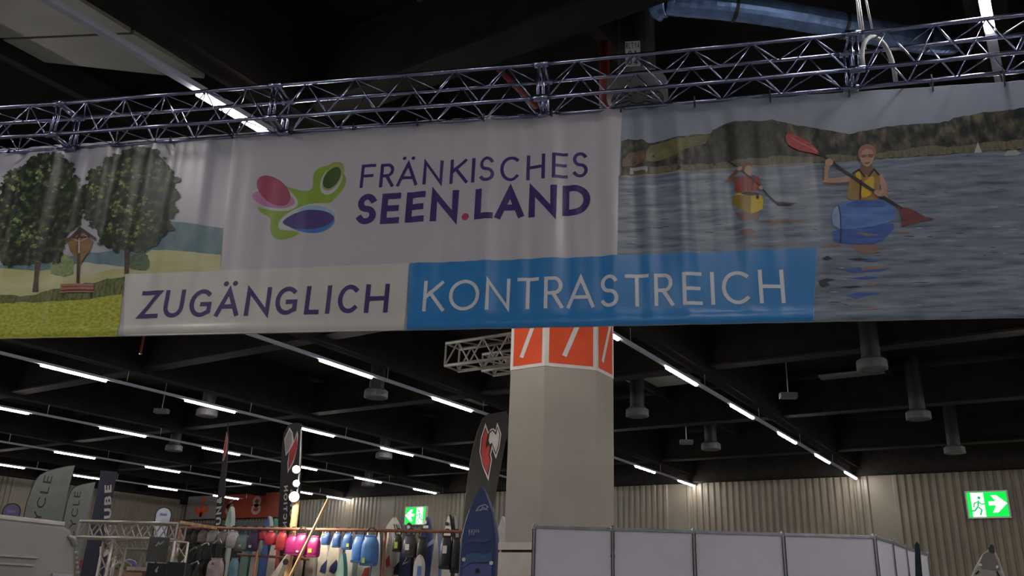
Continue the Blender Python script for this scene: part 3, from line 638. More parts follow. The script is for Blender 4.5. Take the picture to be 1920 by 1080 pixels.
# ------------------------------------------------------------------ ventilation
def diffuser(px, py, label, z=6.0, big=False):
    p = atz(px, py, z); t = thing('air_diffuser', (p.x, p.y, z), label, 'air vent', 'round ceiling air diffusers')
    MB().lathe(p, [(.17, .12), (.17, 1.395)], 20).build('drop_duct', M_ductp, t, smooth=False)
    MB().lathe(p, [(.19, .14), (.27, .08), (.275, -.07), (.235, -.09), (.225, -.075)], 24).build('housing', M_grille, t)
    if big:
        for k in range(12):
            a = 2*math.pi*k/12; d = Vector((math.cos(a), math.sin(a), 0)); MB().bar(p + d*.07 + Vector((0,0,-.08)), p + d*.215 + Vector((0,0,-.08)), .03, .012).build('vane', M_grille, t)
        MB().lathe(p, [(.215, -.06), (.215, -.055)], 20).build('throat', M_black, t)
    return t, p
dl = [((1635,685),'air diffuser on its drop duct under the right banner end'), ((1722,780),'air diffuser second deep in the right-hand line'), ((1790,845),'air diffuser third deep above the exit sign'),
      ((1195,775),'air diffuser just right of the column'), ((1333,838),'air diffuser further back between the two right light rows'), ((705,740),'air diffuser under the middle of the banner, left of column'),
      ((388,775),'air diffuser below the second long light tube on the left'), ((326,841),'air diffuser further back on the left side'), ((720,855),'air diffuser far back left of the black feather flag'), ((690,908),'small far air diffuser above the lit wall patch')]
for (x, y), lab in dl: diffuser(x, y, lab)
t, p = diffuser(1195, 172, 'large air diffuser with number plate RLT14 behind the truss', 6.0, True)
# number plate
r = ray(1187, 105); azp = math.atan2(r.y, r.x)-math.pi/2; nP = Plane((p.x, p.y, 0), azp).shift(.178)
ca, cb = nP.uv(1172, 78), nP.uv(1201, 124)
pm = MB().slab(nP, [(ca[0], cb[1]), (cb[0], cb[1]), (cb[0], ca[1]), (ca[0], ca[1])], .006).build('number_plate', mat('plate_grey', (.26, .27, .29), .6), t)
hh = (ca[1]-cb[1])
for txt, f0, hgt in (('RLT14', .70, .24), ('01', .40, .22), ('04', .07, .24)):
    ps, wt = text_polys(txt, 1, .16, .22); s_ = min((cb[0]-ca[0])*.9/wt, hh*hgt); ux = ca[0] + ((cb[0]-ca[0]) - s_*wt)/2
    print_on('plate_text', nP, [[(ux+a*s_, cb[1]+hh*f0+b*hh*hgt) for a, b in q] for q in ps], M_black, pm, 3)
# big spiral duct
dp = [atz(1195, 8, 6.9), atz(1248, 4, 6.9), atz(1400, 18, 6.88), atz(1560, 44, 6.86), atz(1690, 70, 6.82), atz(1750, 79, 6.84), atz(1785, 79, 6.92)]
def cat(P, n):
    out = []
    for i in range(len(P)-1):
        p0, p1, p2, p3 = P[max(i-1, 0)], P[i], P[i+1], P[min(i+2, len(P)-1)]
        for k in range(n):
            t_ = k/n; out.append(.5*((2*p1)+(p2-p0)*t_+(2*p0-5*p1+4*p2-p3)*t_**2+(3*p1-p0-3*p2+p3)*t_**3))
    return out+[P[-1]]
du = thing('spiral_duct', dp[0], 'galvanised spiral air duct, blue light put in its colour, under the roof at upper right', 'duct')
cpt = cat(dp[1:], 14); rad = []
for i in range(len(cpt)): rad.append(.118 + (.003 if i % 2 else 0))
MB().tube(cpt, rad, 20).build('duct_run', M_duct, du)
MB().tube(cat([p + Vector((0, 0, .86)) + (dp[1]-dp[0])*.5, (p+Vector((0,0,.9)))*.3+dp[1]*.7, dp[1]], 6), .14, 20).build('elbow', M_duct, du, smooth=True)
for f in (12, 30, 50):
    d = (cpt[f+1]-cpt[f]).normalized(); MB().tube([cpt[f]-d*.015, cpt[f]+d*.015], .128, 20).build('band', M_black, du)
# red sprinkler pipes
sp1 = thing('sprinkler_pipe', atz(945, 150, 6.75), 'dark red sprinkler pipe under the roof above the truss', 'pipe')
a, b = atz(785, -10, 6.95), atz(1010, 205, 6.95)
MB().tube([Vector((a.x, .1, 6.95)), Vector((a.x, 4.9, 6.95))], .05, 10).build('main_pipe', M_red, sp1, smooth=True)
MB().tube([atz(935, 128, 6.9), atz(1005, 200, 6.9)], .035, 8).build('branch_pipe', M_red, sp1, smooth=True)
q = atz(1133, 80, 6.9); MB().tube([q, q+Vector((0, 0, -.75))], .05, 10).build('drop_pipe', M_red, sp1, smooth=True)
q = atz(268, 640, 6.7); sp2 = thing('sprinkler_drop', q, 'thin red sprinkler drop pipe below the banner on the left', 'pipe')
MB().tube([q+Vector((0,0,.6)), atz(268, 672, 6.7)*0+q+Vector((0,0,-.25))], .03, 8).build('pipe', M_red, sp2); MB().lathe(q+Vector((0,0,-.3)), [(.02, 0), (.035, .02), (.02, .05)], 10).build('sprinkler_head', M_steel, sp2)
# ceiling loudspeakers / sensor boxes
for (x, y), lab in [((303,771),'small grey box under the roof left of the air diffuser'), ((1287,829),'small grey box under the roof right of the column'), ((1478,742),'tiny hanging sensor beside the right light row')]:
    q = atz(x, y, 6.05); t = thing('ceiling_box', q, lab, 'box', 'small boxes hung under the roof')
    MB().box(q, (.36, .2, .12), math.radians(30)).build('housing', M_grille, t, bevel=.01); MB().tube([q, (q.x, q.y, 6.9)], .012, 6).build('hanger', M_steel, t)

# far stub trusses left of the column
def box_truss(name, a, b, wd, h, label, r=.024, seg=8, m=None, group=None):
    a, b = Vector(a), Vector(b); t = thing(name, a, label, 'truss', group); m = m or M_steel
    d = (b-a).normalized(); s = d.cross(Vector((0,0,1)))
    s = s.normalized()*wd/2 if s.length > .1 else Vector((wd/2, 0, 0)); up = s.cross(d).normalized()*h/2
    def nd(f, i, j): return a.lerp(b, f) + s*i + up*j
    for i in (-1, 1):
        for j in (-1, 1): MB().tube([nd(0, i, j), nd(1, i, j)], r, 7).build('chord', m, t, smooth=True)
    for k in range(seg):
        f0, f1 = k/seg, (k+1)/seg; e = 1 if k % 2 else -1
        for i in (-1, 1): MB().tube([nd(f0, i, e), nd(f1, i, -e)], r*.5, 5).build('brace', m, t)
        for j in (-1, 1): MB().tube([nd(f0, e, j), nd(f1, -e, j)], r*.5, 5).build('brace', m, t)
    for f in (0, 1):
        c = [nd(f, 1, 1), nd(f, -1, 1), nd(f, -1, -1), nd(f, 1, -1)]
        for p_, q_ in zip(c, c[1:]+c[:1]): MB().tube([p_, q_], r*.6, 5).build('end_frame', m, t)
    return t
M_dimtruss = mat('dim_truss', (.30, .29, .27), .5, .3)
a = atz(848, 670, 5.6); b = atz(990, 650, 5.6)
box_truss('roof_truss', a, b, .4, .4, 'grey stub of box truss hanging left of the column', .03, 6, M_dimtruss)
a = atz(915, 684, 5.6); b = atz(1000, 672, 5.6)
box_truss('roof_truss', a, b, .35, .3, 'smaller grey truss stub behind the first one', .03, 4, M_dimtruss)

# ------------------------------------------------------------------ exit signs on the end wall
def exit_sign(x0, y0, x1, y1, label, flip):
    pl = Plane((0, Y1-.22, 0), 0.0); a, b = pl.uv(x0, y0), pl.uv(x1, y1)
    W, H = b[0]-a[0], a[1]-b[1]; t = thing('exit_sign', pl.p3(a[0], b[1]), label, 'sign', 'lit green exit signs')
    MB().slab(pl, [(a[0], b[1]), (b[0], b[1]), (b[0], a[1]), (a[0], a[1])], .14, -.005).build('case', M_white, t)
    e = .05; pf = MB().slab(pl, [(a[0]+e, b[1]+e), (b[0]-e, b[1]+e), (b[0]-e, a[1]-e), (a[0]+e, a[1]-e)], .012, .008).build('green_face', emis('exit_green', (.0, .72, .07), 1.0), t)
    def L(f, g): f = 1-f if flip else f; return (a[0]+f*W, b[1]+g*H)
    we = emis('exit_white', (.92, 1.0, .94), 2.2)
    print_on('door_symbol', pl, [[L(.13,.06), L(.43,.06), L(.43,.92), L(.13,.92)]], we, pf, 13, lift=.001)
    man = stroke([L(.30,.62), L(.27,.42), L(.35,.30), L(.31,.14)], .05) + stroke([L(.27,.42), L(.19,.28), L(.08,.27)], .05) + stroke([L(.29,.6), L(.2,.55), L(.17,.42)], .04) + stroke([L(.29,.6), L(.37,.5), L(.42,.52)], .04)
    print_on('running_figure', pl, man + [circle(*L(.32,.74), .05)], emis('exit_green_dark', (.02, .55, .12), .7), pf, 16, lift=.001)
    print_on('arrow', pl, [[L(.53,.46), L(.53,.60), L(.70,.60), L(.60,.82), L(.72,.82), L(.95,.52), L(.72,.20), L(.60,.20), L(.70,.46)]], we, pf, 14, lift=.001)
exit_sign(1808, 921, 1897, 971, 'lit green exit sign with right-pointing arrow on the right', False)
exit_sign(760, 950, 797, 984, 'lit green exit sign with left-pointing arrow behind the boards', True)

# ------------------------------------------------------------------ hall number sign and gate on the end wall
pl = Plane((0, Y1-.5, 0), 0.0)
hs = thing('hall_sign', pl.p3(pl.uv(440, 975)[0], 5.2), 'wide hall sign with arrow and numbers 6 and 8', 'sign')
(ua, va), (ub, vb), (uc, vc) = pl.uv(355, 925), pl.uv(404, 972), pl.uv(525, 972); vt, vb_ = 6.45, 5.22
ap = MB().slab(pl, [(ua, vb_), (ub, vb_), (ub, vt), (ua, vt)], .08).build('arrow_panel', mat('sign_grey', (.30, .29, .29), .6), hs)
op_ = MB().slab(pl, [(ub+.02, vb_), (uc, vb_), (uc, vt), (ub+.02, vt)], .08).build('number_panel', mat('sign_orange_dim', (.26, .04, .02), .6), hs)
um = (ua+ub)/2; vm = (vt+vb_)/2
print_on('arrow', pl, stroke([(um, vt-.15), (um, vb_+.22)], .2)+stroke([(um-.5, vm-.05), (um, vb_+.2), (um+.5, vm-.05)], .2), M_orange, ap, 5, lift=.002)
u6, u8 = pl.uv(432, 948)[0], pl.uv(481, 948)[0]; wn = .55
print_on('number', pl, glyph('6', u6-.36, u6+.36, vm-.48, vm+.48, .16)+glyph('8', u8-.36, u8+.36, vm-.48, vm+.48, .16), mat('sign_number', (.36, .30, .26), .6), op_, 5, lift=.002)
print_on('panel_joint', pl, [[(u-.02, vb_), (u+.02, vb_), (u+.02, vt), (u-.02, vt)] for u in (pl.uv(457, 948)[0], pl.uv(506, 948)[0])], mat('sign_joint', (.35, .06, .03), .6), op_, 4, lift=.002)
dr_ = MB().box(((ua+uc)/2, Y1-.25, 2.35), (uc-ua-.6, .3, 4.7)).build('door_1', mat('gate_dark', (.05, .045, .042), .6)); tag(dr_, 'dark roller gate under the hall sign', kind='structure')
MB().box(((ua+uc)/2, Y1-.42, 4.85), (uc-ua-.3, .3, .28)).build('gate_header', mat('gate_header', (.13, .13, .15), .5), dr_)
for k in range(6): MB().box((ua+.9+k*1.15, Y1-.44, 4.52), (1.05, .08, .30)).build('gate_slat', mat('gate_slat', (.10, .10, .12), .5), dr_)

# ------------------------------------------------------------------ white partition walls in front of the column
M_pan = mat('partition_panel', (.78, .76, .86), .5, var=.03, scale=1.0)
M_prof = mat('partition_profile', (.42, .43, .47), .35, .8)
pp = [atz(x, y, 2.5) for x, y in [(1002, 985), (1149, 988), (1303, 992), (1470, 998), (1639, 1004)]]
fa, fb = pp[0], pp[-1]; pts = [fa.lerp(fb, f) for f in [( (q-fa).dot((fb-fa).normalized()) )/(fb-fa).length for q in pp]]
sa = pts[-1]; sb = atz(1737, 1037, 2.5); sb = Vector((sb.x, sb.y, 2.5)); side = [sa.lerp(sb, f) for f in (0, .36, .66, 1.0)]
side = [sa] + [atX(x, y, sb.x + (sa.x-sb.x)*.5) for x, y in ((1671, 1012), (1696, 1020))] + [sb]
for s_ in side: s_.z = 2.5
def partition(a, b, label):
    t = thing('partition_wall', (a.x, a.y, 0), label, 'partition', 'white modular partition walls')
    d = (b-a); d.z = 0; L = d.length; d.normalize(); n = Vector((d.y, -d.x, 0)); az = math.atan2(d.y, d.x); pl = Plane((a.x, a.y, 0), az)
    MB().slab(pl, [(.025, .06), (L-.025, .06), (L-.025, 2.462), (.025, 2.462)], .006, .003).build('panel', M_pan, t)
    MB().bar(a + d*.02 + Vector((0,0,-.019)), b - d*.02 + Vector((0,0,-.019)), .03, .036).build('top_rail', M_prof, t, bevel=.004)
    MB().bar(Vector((a.x, a.y, .04))+d*.02, Vector((b.x, b.y, .04))-d*.02, .03, .036).build('bottom_rail', M_prof, t)
    for s in (.006, L-.006):
        q = a + d*s
    return t
def upright(p):
    MB
labs = ['leftmost white partition panel overlapping the grey column', 'second white partition panel from the column', 'third white partition panel from the column', 'white partition panel at the front corner of the booth']
posts = []
for k in range(4): partition(pts[k], pts[k+1], labs[k])
slabs = ['first receding side partition panel behind the corner post', 'second receding side partition panel', 'last receding side partition panel beside the dark flag']
for k in range(3): partition(side[k], side[k+1], slabs[k])
plab = ['partition post at the left end before the column', 'second partition post counted from the column', 'third partition post counted from the column', 'fourth partition post counted from the column', 'corner partition post where the wall turns back', 'first thin post on the receding side wall', 'second thin post on the receding side wall', 'rear end post of the receding side wall']
for q, lab in zip(pts + side[1:], plab):
    t = thing('partition_post', (q.x, q.y, 0), lab, 'post', 'aluminium partition posts')
    MB().lathe((q.x, q.y, 0), [(.022, 0), (.022, 2.51)], 8).build('profile', M_prof, t)
    MB().lathe((q.x, q.y, 2.51), [(.026, -.05), (.03, -.02), (.03, .0), (.014, .012)], 8).build('cap', M_steel, t)
    for k in range(4):
        a_ = math.pi/4 + k*math.pi/2 + BAZ; MB().bar((q.x+.024*math.cos(a_), q.y+.024*math.sin(a_), .05), (q.x+.024*math.cos(a_), q.y+.024*math.sin(a_), 2.46), .006, .004).build('groove', M_black, t)
# narrow dark flag beside the side wall and pale panel behind it
fp = facing(1720, 1050, 11.7)
fl_ = thing('slim_flag', fp.p3(fp.uv(1722, 1080)[0], 0), 'slim dark green-black flag seen edge-on beside the partition', 'flag')
top = fp.uv(1719, 1015); bl_ = fp.uv(1716, 1080)[0]; br_ = fp.uv(1725, 1080)[0]; c = (bl_+br_)/2
MB().slab(fp, [(c-.05, .6), (c+.05, .6), (c+.045, 1.9), (top[0]+.028, top[1]-.04), (top[0], top[1]), (top[0]-.028, top[1]-.04), (c-.045, 1.9)], .02).build('cloth', mat('flag_darkgreen', (.012, .022, .024), .7), fl_)
MB().tube([fp.p3(c, 0, -.05), fp.p3(c, .7, -.02), fp.p3(top[0], top[1]-.03, -.03)], .012, 6).build('pole', M_black, fl_); MB().lathe(fp.p3(c, 0, -.05), [(.12, 0), (.12, .03), (.04, .05)], 14).build('base_plate', M_black, fl_)

# upright kayak by the end wall on the right
kp = facing(1850, 1050, 17.5)
ky = thing('upright_kayak', kp.p3(kp.uv(1855, 1080)[0], 0), 'grey and white pointed boat standing on end by the wall at right', 'kayak')
ot = lambda P: [kp.uv(1620+x/6.4, 960+y/6.4) for x, y in P]
zb = 0.02
def boatslab(P, t, off, m, name, par):
    poly = ot(P); return MB().slab(kp, poly, t, off).build(name, m, par, bevel=.02 if t > .1 else 0)
hullp = [(1525,385),(1560,410),(1575,470),(1620,560),(1650,650),(1690,770),(1720,1000),(1720,1500),(1240,1500),(1260,1000),(1285,770),(1330,660),(1400,540),(1430,490),(1480,470),(1490,420)]
poly = [(u, max(v, zb)) for u, v in ot(hullp)]
hb = MB().slab(kp, poly, .35, 0).build('hull', mat('kayak_pale', (.42, .39, .36), .5), ky, bevel=.03)
boatslab([(1430,510),(1480,480),(1560,500),(1605,600),(1630,690),(1600,700),(1420,680),(1380,640)], .02, .02, mat('kayak_deck', (.17, .15, .145), .6), 'deck', ky)
boatslab([(1430,690),(1590,700),(1600,800),(1620,1000),(1400,1000),(1410,780)], .02, .02, mat('kayak_seat', (.30, .27, .27), .6), 'cockpit', ky)
boatslab([(1525,380),(1562,405),(1572,490),(1545,505),(1500,490),(1485,430)], .37, .02, mat('kayak_tip', (.03, .032, .035), .5), 'bow_tip', ky)
boatslab([(1370,620),(1410,620),(1420,650),(1380,645)], .03, .03, M_white, 'handle', ky); boatslab([(1580,650),(1610,640),(1612,670),(1590,680)], .03, .03, M_white, 'handle', ky)
boatslab([(1585,710),(1605,715),(1650,800),(1640,830),(1610,760)], .03, .03, M_black, 'strap', ky)
boatslab([(1330,740),(1375,700),(1385,720),(1345,755)], .03, .03, M_black, 'strap', ky)

# ------------------------------------------------------------------ board shop: rail, bags, boards, flags
RA, RB = atz(335, 989, 2.68), atz(872, 997, 2.68)
RAZ = math.atan2(RB.y-RA.y, RB.x-RA.x); RP = Plane((RA.x, RA.y, 0), RAZ)
M_copper = mat('copper_rail', (.36, .15, .09), .45, .2, var=.15)
rl = thing('display_rack', (RA.x, RA.y, 0), 'long copper coloured rail rack from which the dry bags hang', 'rack')
MB().tube([RA, RB], .028, 8).build('top_rail', M_copper, rl, smooth=True)
MB().tube([RP.p3(*RP.uv(430, 1038), -.25), RP.p3(*RP.uv(565, 1047), -.25)], .022, 8).build('lower_rail', M_copper, rl, smooth=True)
for x in (336, 486, 722, 869):
    q = RP.p3(RP.uv(x, 995)[0], 0, -.03); MB().tube([q, (q.x, q.y, 2.67)], .025, 8).build('upright', M_copper, rl, smooth=True)
def fmat(n, c, r=.45): return mat('fabric_'+n, c, r, var=.15, scale=9, bump=.3)
def bag(x0, x1, y0, y1, key, c, label, off=.0, lab=None, strap=True):
    (u0, v1), (u1, v0) = RP.uv(x0, y0), RP.uv(x1, y1); W, H = (u1-u0), (v1-v0); W *= .88; cu = (u0+u1)/2; pl = RP.shift(off)
    t = thing('dry_bag', pl.p3(cu, v0), label, 'bag', 'bags hanging on the display rail'); m = MB(); n = 14; rows = [(0, .80, .62), (.05, .95, .9), (.18, 1, 1), (.5, 1, 1), (.72, .97, .9), (.84, .88, .6), (.93, .74, .22), (1.0, .72, .16)]
    for f, a, d in rows:
        for k in range(n):
            th = 2*math.pi*k/n; cx_, sx_ = math.cos(th), math.sin(th); q = .7
            uu = cu + W/2*a*math.copysign(abs(cx_)**q, cx_); dd = W*.34*d*math.copysign(abs(sx_)**q, sx_)
            m.v.append(tuple(pl.p3(uu, v0+H*.93*f, -dd)))
    for i in range(len(rows)-1):
        for k in range(n): a_, b_ = i*n+k, i*n+(k+1) % n; m.f.append((a_, b_, b_+n, a_+n))
    m.f += [tuple(range(n)), tuple((len(rows)-1)*n+k for k in range(n))]
    bo_ = m.build('body', fmat(key, c), t, smooth=True)
    vt = v0+H*.93
    MB().bar(pl.p3(cu-W*.36, vt), pl.p3(cu+W*.36, vt), W*.16, H*.05).build('roll_top', fmat(key, c), t, bevel=.005)
    if strap:
        zt = 2.715-pl.o.z
        MB().tube([pl.p3(cu-W*.36, vt), pl.p3(cu-W*.34, (vt+zt)/2), pl.p3(cu-W*.1, max(zt, vt+.03)), pl.p3(cu+W*.1, max(zt, vt+.03)), pl.p3(cu+W*.34, (vt+zt)/2), pl.p3(cu+W*.36, vt)], .012, 6).build('strap', M_black, t)
    MB().slab(pl, [(cu-W*.42, v0+.004), (cu+W*.42, v0+.004), (cu+W*.47, v0+H*.09), (cu-W*.47, v0+H*.09)], W*.12, W*.33).build('base', M_black if sum(c) < .12 else mat('basefabric_'+key, tuple(x*.5 for x in c), .6), t)
    if lab:
        lu, lv, lw, lh, lc = lab
        MB().slab(pl, [(cu+W*(lu-lw/2), v0+H*(lv-lh/2)), (cu+W*(lu+lw/2), v0+H*(lv-lh/2)), (cu+W*(lu+lw/2), v0+H*(lv+lh/2)), (cu+W*(lu-lw/2), v0+H*(lv+lh/2))], .006, W*.355).build('badge', mat('badge_%.2f_%.2f_%.2f' % lc, lc, .5), t)
    return t
YB = (.75, .55, .08); GB = (.55, .65, .12); WB_ = (.65, .65, .65)
bags = [(342,360,994,1030,'black',(.02,.02,.022),'black bag with white piping at the left rail end',None),
 (360,374,992,1026,'darkbrown',(.03,.022,.022),'dark brown bag next to the leftmost black bag',None),
 (373,388,993,1018,'mauve',(.30,.22,.24),'mauve bag third from the left rail end',None),
 (390,407,993,1018,'palegrey',(.42,.42,.40),'pale grey-green bag fourth from the left rail end',None),
 (409,426,995,1020,'dustymauve',(.25,.18,.21),'dusty mauve bag left of the white-grey bag',None),
 (427,446,994,1028,'whitegrey',(.52,.50,.52),'whitish grey bag with rounded handle',None),
 (446,465,1000,1034,'greyteal',(.16,.23,.24),'grey-teal bag with small yellow badge',(0,.3,.2,.12,YB)),
 (468,484,994,1034,'purple',(.06,.03,.09),'dark purple bag with black base',(-.1,.22,.25,.12,WB_)),
 (487,500,994,1013,'smallred',(.32,.02,.03),'smallest red bag left of the larger red one',None),
 (498,517,996,1022,'red',(.45,.03,.05),'wide bright red bag in the middle of three red bags',None),
 (520,537,995,1032,'redtall',(.42,.04,.05),'tall red bag next to the pink bags',None),
 (538,557,1001,1042,'pink',(.38,.018,.16),'leftmost pink bag with a black shoulder strap',None),
 (557,578,999,1043,'pinkmid',(.33,.015,.135),'middle pink bag of the three',(-.05,.18,.18,.08,WB_)),
 (578,599,1003,1045,'pink',(.38,.018,.16),'right pink bag with orange badge',(-.1,.28,.3,.18,YB)),
 (604,619,998,1022,'bluesmall',(.05,.12,.36),'smallest blue bag with short dangling strap',(-.25,.8,.3,.1,GB)),
 (625,639,998,1027,'blue2',(.05,.13,.36),'second small blue bag with wide black strap',None),
 (644,660,998,1031,'blue3',(.06,.17,.45),'third small blue bag with green badge',(.2,.25,.3,.2,GB)),
 (663,683,1000,1056,'bigblue',(.05,.17,.45),'tall blue bag without a visible badge',None),
 (683,711,1001,1062,'biggest',(.06,.19,.48),'largest blue bag with yellow-green badge',(-.2,.16,.18,.16,GB)),
 (738,753,1000,1035,'blackgreen',(.012,.013,.012),'black bag with lime green badge',(-.02,.35,.4,.35,GB)),
 (756,781,1000,1046,'charcoal',(.04,.04,.045),'charcoal bag with silver badge',(-.05,.42,.3,.25,WB_)),
 (782,800,1004,1060,'matteblack',(.012,.012,.014),'matte black bag with white handle hanging before the navy board',None),
 (826,847,1001,1068,'blacktall',(.012,.012,.013),'tall black bag with grey badge near the right rail end',(.0,.55,.35,.22,WB_)),
 (847,862,1004,1075,'blackslim',(.010,.010,.011),'slim black bag at the right rail end',None)]
for x0, x1, y0, y1, key, c, lab, bd in bags: bag(x0, x1, y0, y1, key, c, lab, {'pinkmid': .05, 'biggest': .06}.get(key, .0), bd)

def board(xc, ytop, wpx, off, label, hull, deck, pad=None, nose=.42, stripes=(), dots=(), lean=0.0, thick=.12, zb=.02, name='paddle_board', cat_='board', rail=None):
    pl = RP.shift(off); T = pl.uv(xc, ytop); wm = abs(pl.uv(xc+wpx/2, ytop+90)[0]-pl.uv(xc-wpx/2, ytop+90)[0]); H = T[1]-zb
    prof = []; N = 20
    for i in range(N+1):
        s = (i/N)**1.8
        h = min(1, (s/nose))**.62 if s < nose else 1.0
        if s < nose: h = math.sin(math.pi/2*min(1, s/nose))**.8
        if s > .8: h = 1-.45*((s-.8)/.2)**2.2
        prof.append((T[1]-s*H, h*wm/2))
    def cu(v): return T[0] + lean*(T[1]-v)
    def outline(k, vpad=0): 
        Lp = [(cu(v)-w_*k, v) for v, w_ in prof]; Rp = [(cu(v)+w_*k, v) for v, w_ in reversed(prof)]
        return [(T[0], T[1]-vpad)] + Lp[1:] + Rp[:-1]
    t = thing(name, pl.p3(T[0], zb), label, cat_, 'boards standing in the board shop')
    o1, o2 = outline(.93, .02), outline(1.0); n = len(o1); m = MB()
    for o_, d in ((o1, thick/2), (o2, thick*.25), (o2, -thick*.25), (o1, -thick/2)): m.v += [tuple(pl.p3(u, v, d)) for u, v in o_]
    for r_ in range(3): m.f += [(r_*n+i, r_*n+(i+1) % n, (r_+1)*n+(i+1) % n, (r_+1)*n+i) for i in range(n)]
    tri = tessellate_polygon([[Vector((u, v, 0)) for u, v in o1]]); m.f += [tuple(q) for q in tri] + [tuple(i+3*n for i in reversed(q)) for q in tri]
    m.build('hull', hull, t)
    MB().slab(pl, outline(.84, .06), .012, thick/2+.008).build('deck', deck, t)
    if pad:
        v1 = T[1]-H*.42; v0 = T[1]-H*.95; ww = wm/2*.72
        MB().slab(pl, smooth_poly([(cu(v0)-ww, v0), (cu(v0)+ww, v0), (cu(v1)+ww, v1), (cu(v1)-ww, v1)], 2), .012, thick/2+.016).build('deck_pad', pad, t)
    k = 0
    for mm, pts_ in stripes:
        k += 1; MB().slab(pl, [pl.uv(x, y) for x, y in pts_], .01, thick/2+.014+.004*(k % 3)).build('deck_graphic', mm, t)
    for x, y, rr_, mm in dots:
        q = pl.uv(x, y); MB().slab(pl, circle(q[0], q[1], rr_, 14), .02, thick/2+.025).build('fitting', mm, t)
    return t, pl
bw = mat('board_white', (.62, .60, .58), .4, var=.04); bcream = mat('board_cream', (.52, .47, .40), .45); bnavy = mat('board_navy', (.022, .035, .10), .4); bblue = mat('board_blue', (.03, .06, .17), .4, var=.06)
bgrey = mat('board_grey', (.11, .11, .105), .5); bteal = mat('board_teal', (.10, .32, .27), .45); bred = mat('board_red', (.40, .05, .05), .45); bblk = mat('board_black', (.015, .015, .018), .45); broy = mat('board_royal', (.12, .20, .55), .4); bsteel = mat('board_steelblue', (.05, .12, .26), .4)
bmint = mat('board_mint', (.35, .55, .46), .4)
# the big navy board in front
def Q(sc, ox, oy, pts): return [(ox+x/sc, oy+y/sc) for x, y in pts]
q6 = lambda *p: Q(7.714, 740, 940, p)
wave1 = q6((1070,620),(1075,570),(1120,545),(1180,540),(1260,550),(1330,540),(1400,510),(1410,565),(1340,595),(1260,600),(1180,590),(1120,600))
wave2 = q6((1030,830),(1070,780),(1140,755),(1210,750),(1290,770),(1360,765),(1425,740),(1425,860),(1360,880),(1290,890),(1200,885),(1130,890),(1060,930),(1010,970))
wave3 = q6((1005,1000),(1050,940),(1120,905),(1200,895),(1280,905),(1350,900),(1420,880),(1425,1090),(1000,1090))
hull_b = mat('board_bluehull', (.05, .07, .17), .4)
t, pl = board(905, 912, 71, .45, 'large navy touring board with wave graphics standing left of column', hull_b, bblue, nose=.30,
  stripes=[(mat('wave_mid', (.055, .08, .22), .4), wave1), (bsteel, wave2), (mat('wave_light', (.085, .10, .28), .4), wave3)],
  dots=[(740+1025/7.714, 940+845/7.714, .03, bw), (740+1418/7.714, 940+895/7.714, .03, bw), (740+1220/7.714, 940+1010/7.714, .035, bblk)], name='touring_board')
P2 = Plane(pl.o, pl.az); emb = stroke([pl.uv(*p) for p in q6((1205,145),(1250,80),(1330,55),(1375,90),(1340,120),(1300,90),(1270,140))], .018)
print_on('emblem', pl, emb + stroke([pl.uv(*p) for p in q6((1205,145),(1280,125),(1370,130))], .012), mat('board_print', (.32, .36, .46), .4), t, 1, lift=.085)
for txt, yy in (('AXXIS', 455), ('11 6', 495)):
    o = pl.uv(*q6((1090, yy))[0]); tp, wt = text_at(pl, txt.replace(' ', ''), o, (1, 0), .045, .009, .25); print_on('board_text', pl, tp, mat('board_print', (.32, .36, .46), .4), t, 1, lift=.085)
q5 = lambda *p: Q(4.908, 600, 860, p)
finA = lambda dx: q5((15+dx,1040),(30+dx,990),(85+dx,930),(92+dx,960),(85+dx,1030),(60+dx,1060))
board(612, 990, 24, -.55, 'white board with dark fin print, first right of the pink bags', bw, bcream, nose=.2, stripes=[(bnavy, finA(0))])
board(634, 992, 24, -.5, 'white board with dark fin print behind the second blue bag', bw, bcream, nose=.2, stripes=[(bnavy, finA(85))])
board(645, 1036, 18, .25, 'short teal-nosed white board in front of the white boards', bteal, bmint, nose=.2)
board(662, 996, 22, -.5, 'plain white board behind the tall blue bags', bw, bw, nose=.25)
board(692, 996, 30, -.48, 'white board with teal edge behind the largest blue bag', bteal, bw, nose=.3, stripes=[(bred, q5((400,1080),(430,1010),(470,1000),(460,1080)))])
board(714, 995, 20, -.30, 'white board with navy side band right of the largest blue bag', bnavy, bw, nose=.3)
board(731, 993, 18, -.5, 'cream board with red patch', bw, bcream, nose=.3, stripes=[(bred, q5((620,935),(655,890),(660,985),(625,1005)))])
board(745, 994, 17, -.66, 'cream board behind the black bag with lime badge', bw, bcream, nose=.3, stripes=[(bblk, q5((690,1070),(700,1000),(745,950),(745,1070)))])
board(743, 968, 40, -.95, 'wide grey rounded board rising above the rail before the exit sign', bgrey, mat('board_grey2', (.13, .13, .122), .5), nose=.12, stripes=[(bblk, q5((690,605),(698,605),(708,650),(700,650))), (bblk, q5((711,608),(719,608),(727,652),(719,652))), (bblk, q5((732,612),(740,612),(748,655),(740,655)))])
board(768, 980, 24, -.4, 'dark navy board with white script behind the charcoal bag', bblk, bnavy, nose=.2, dots=[(769.5, 989, .03, mat('board_dot', (.35,.36,.4), .4))], stripes=[(mat('script_white', (.4,.42,.46), .4), q5((775,970),(815,905),(822,910),(790,962),(830,945),(828,955),(775,980)))])
board(803, 969, 30, -.55, 'blue pointed board with white valve left of the white nose', bsteel, mat('board_midblue', (.05, .07, .20), .4), nose=.28, dots=[(800, 980, .035, bw)], stripes=[(bw, q5((965,620),(1012,620),(1012,645),(965,645))), (mat('graphic_greyblue', (.2,.24,.34), .4), q5((985,800),(1060,740),(1075,770),(990,830)))])
board(822, 998, 18, -.3, 'white board with royal blue stripe behind the tall black bag', broy, bw, nose=.3)
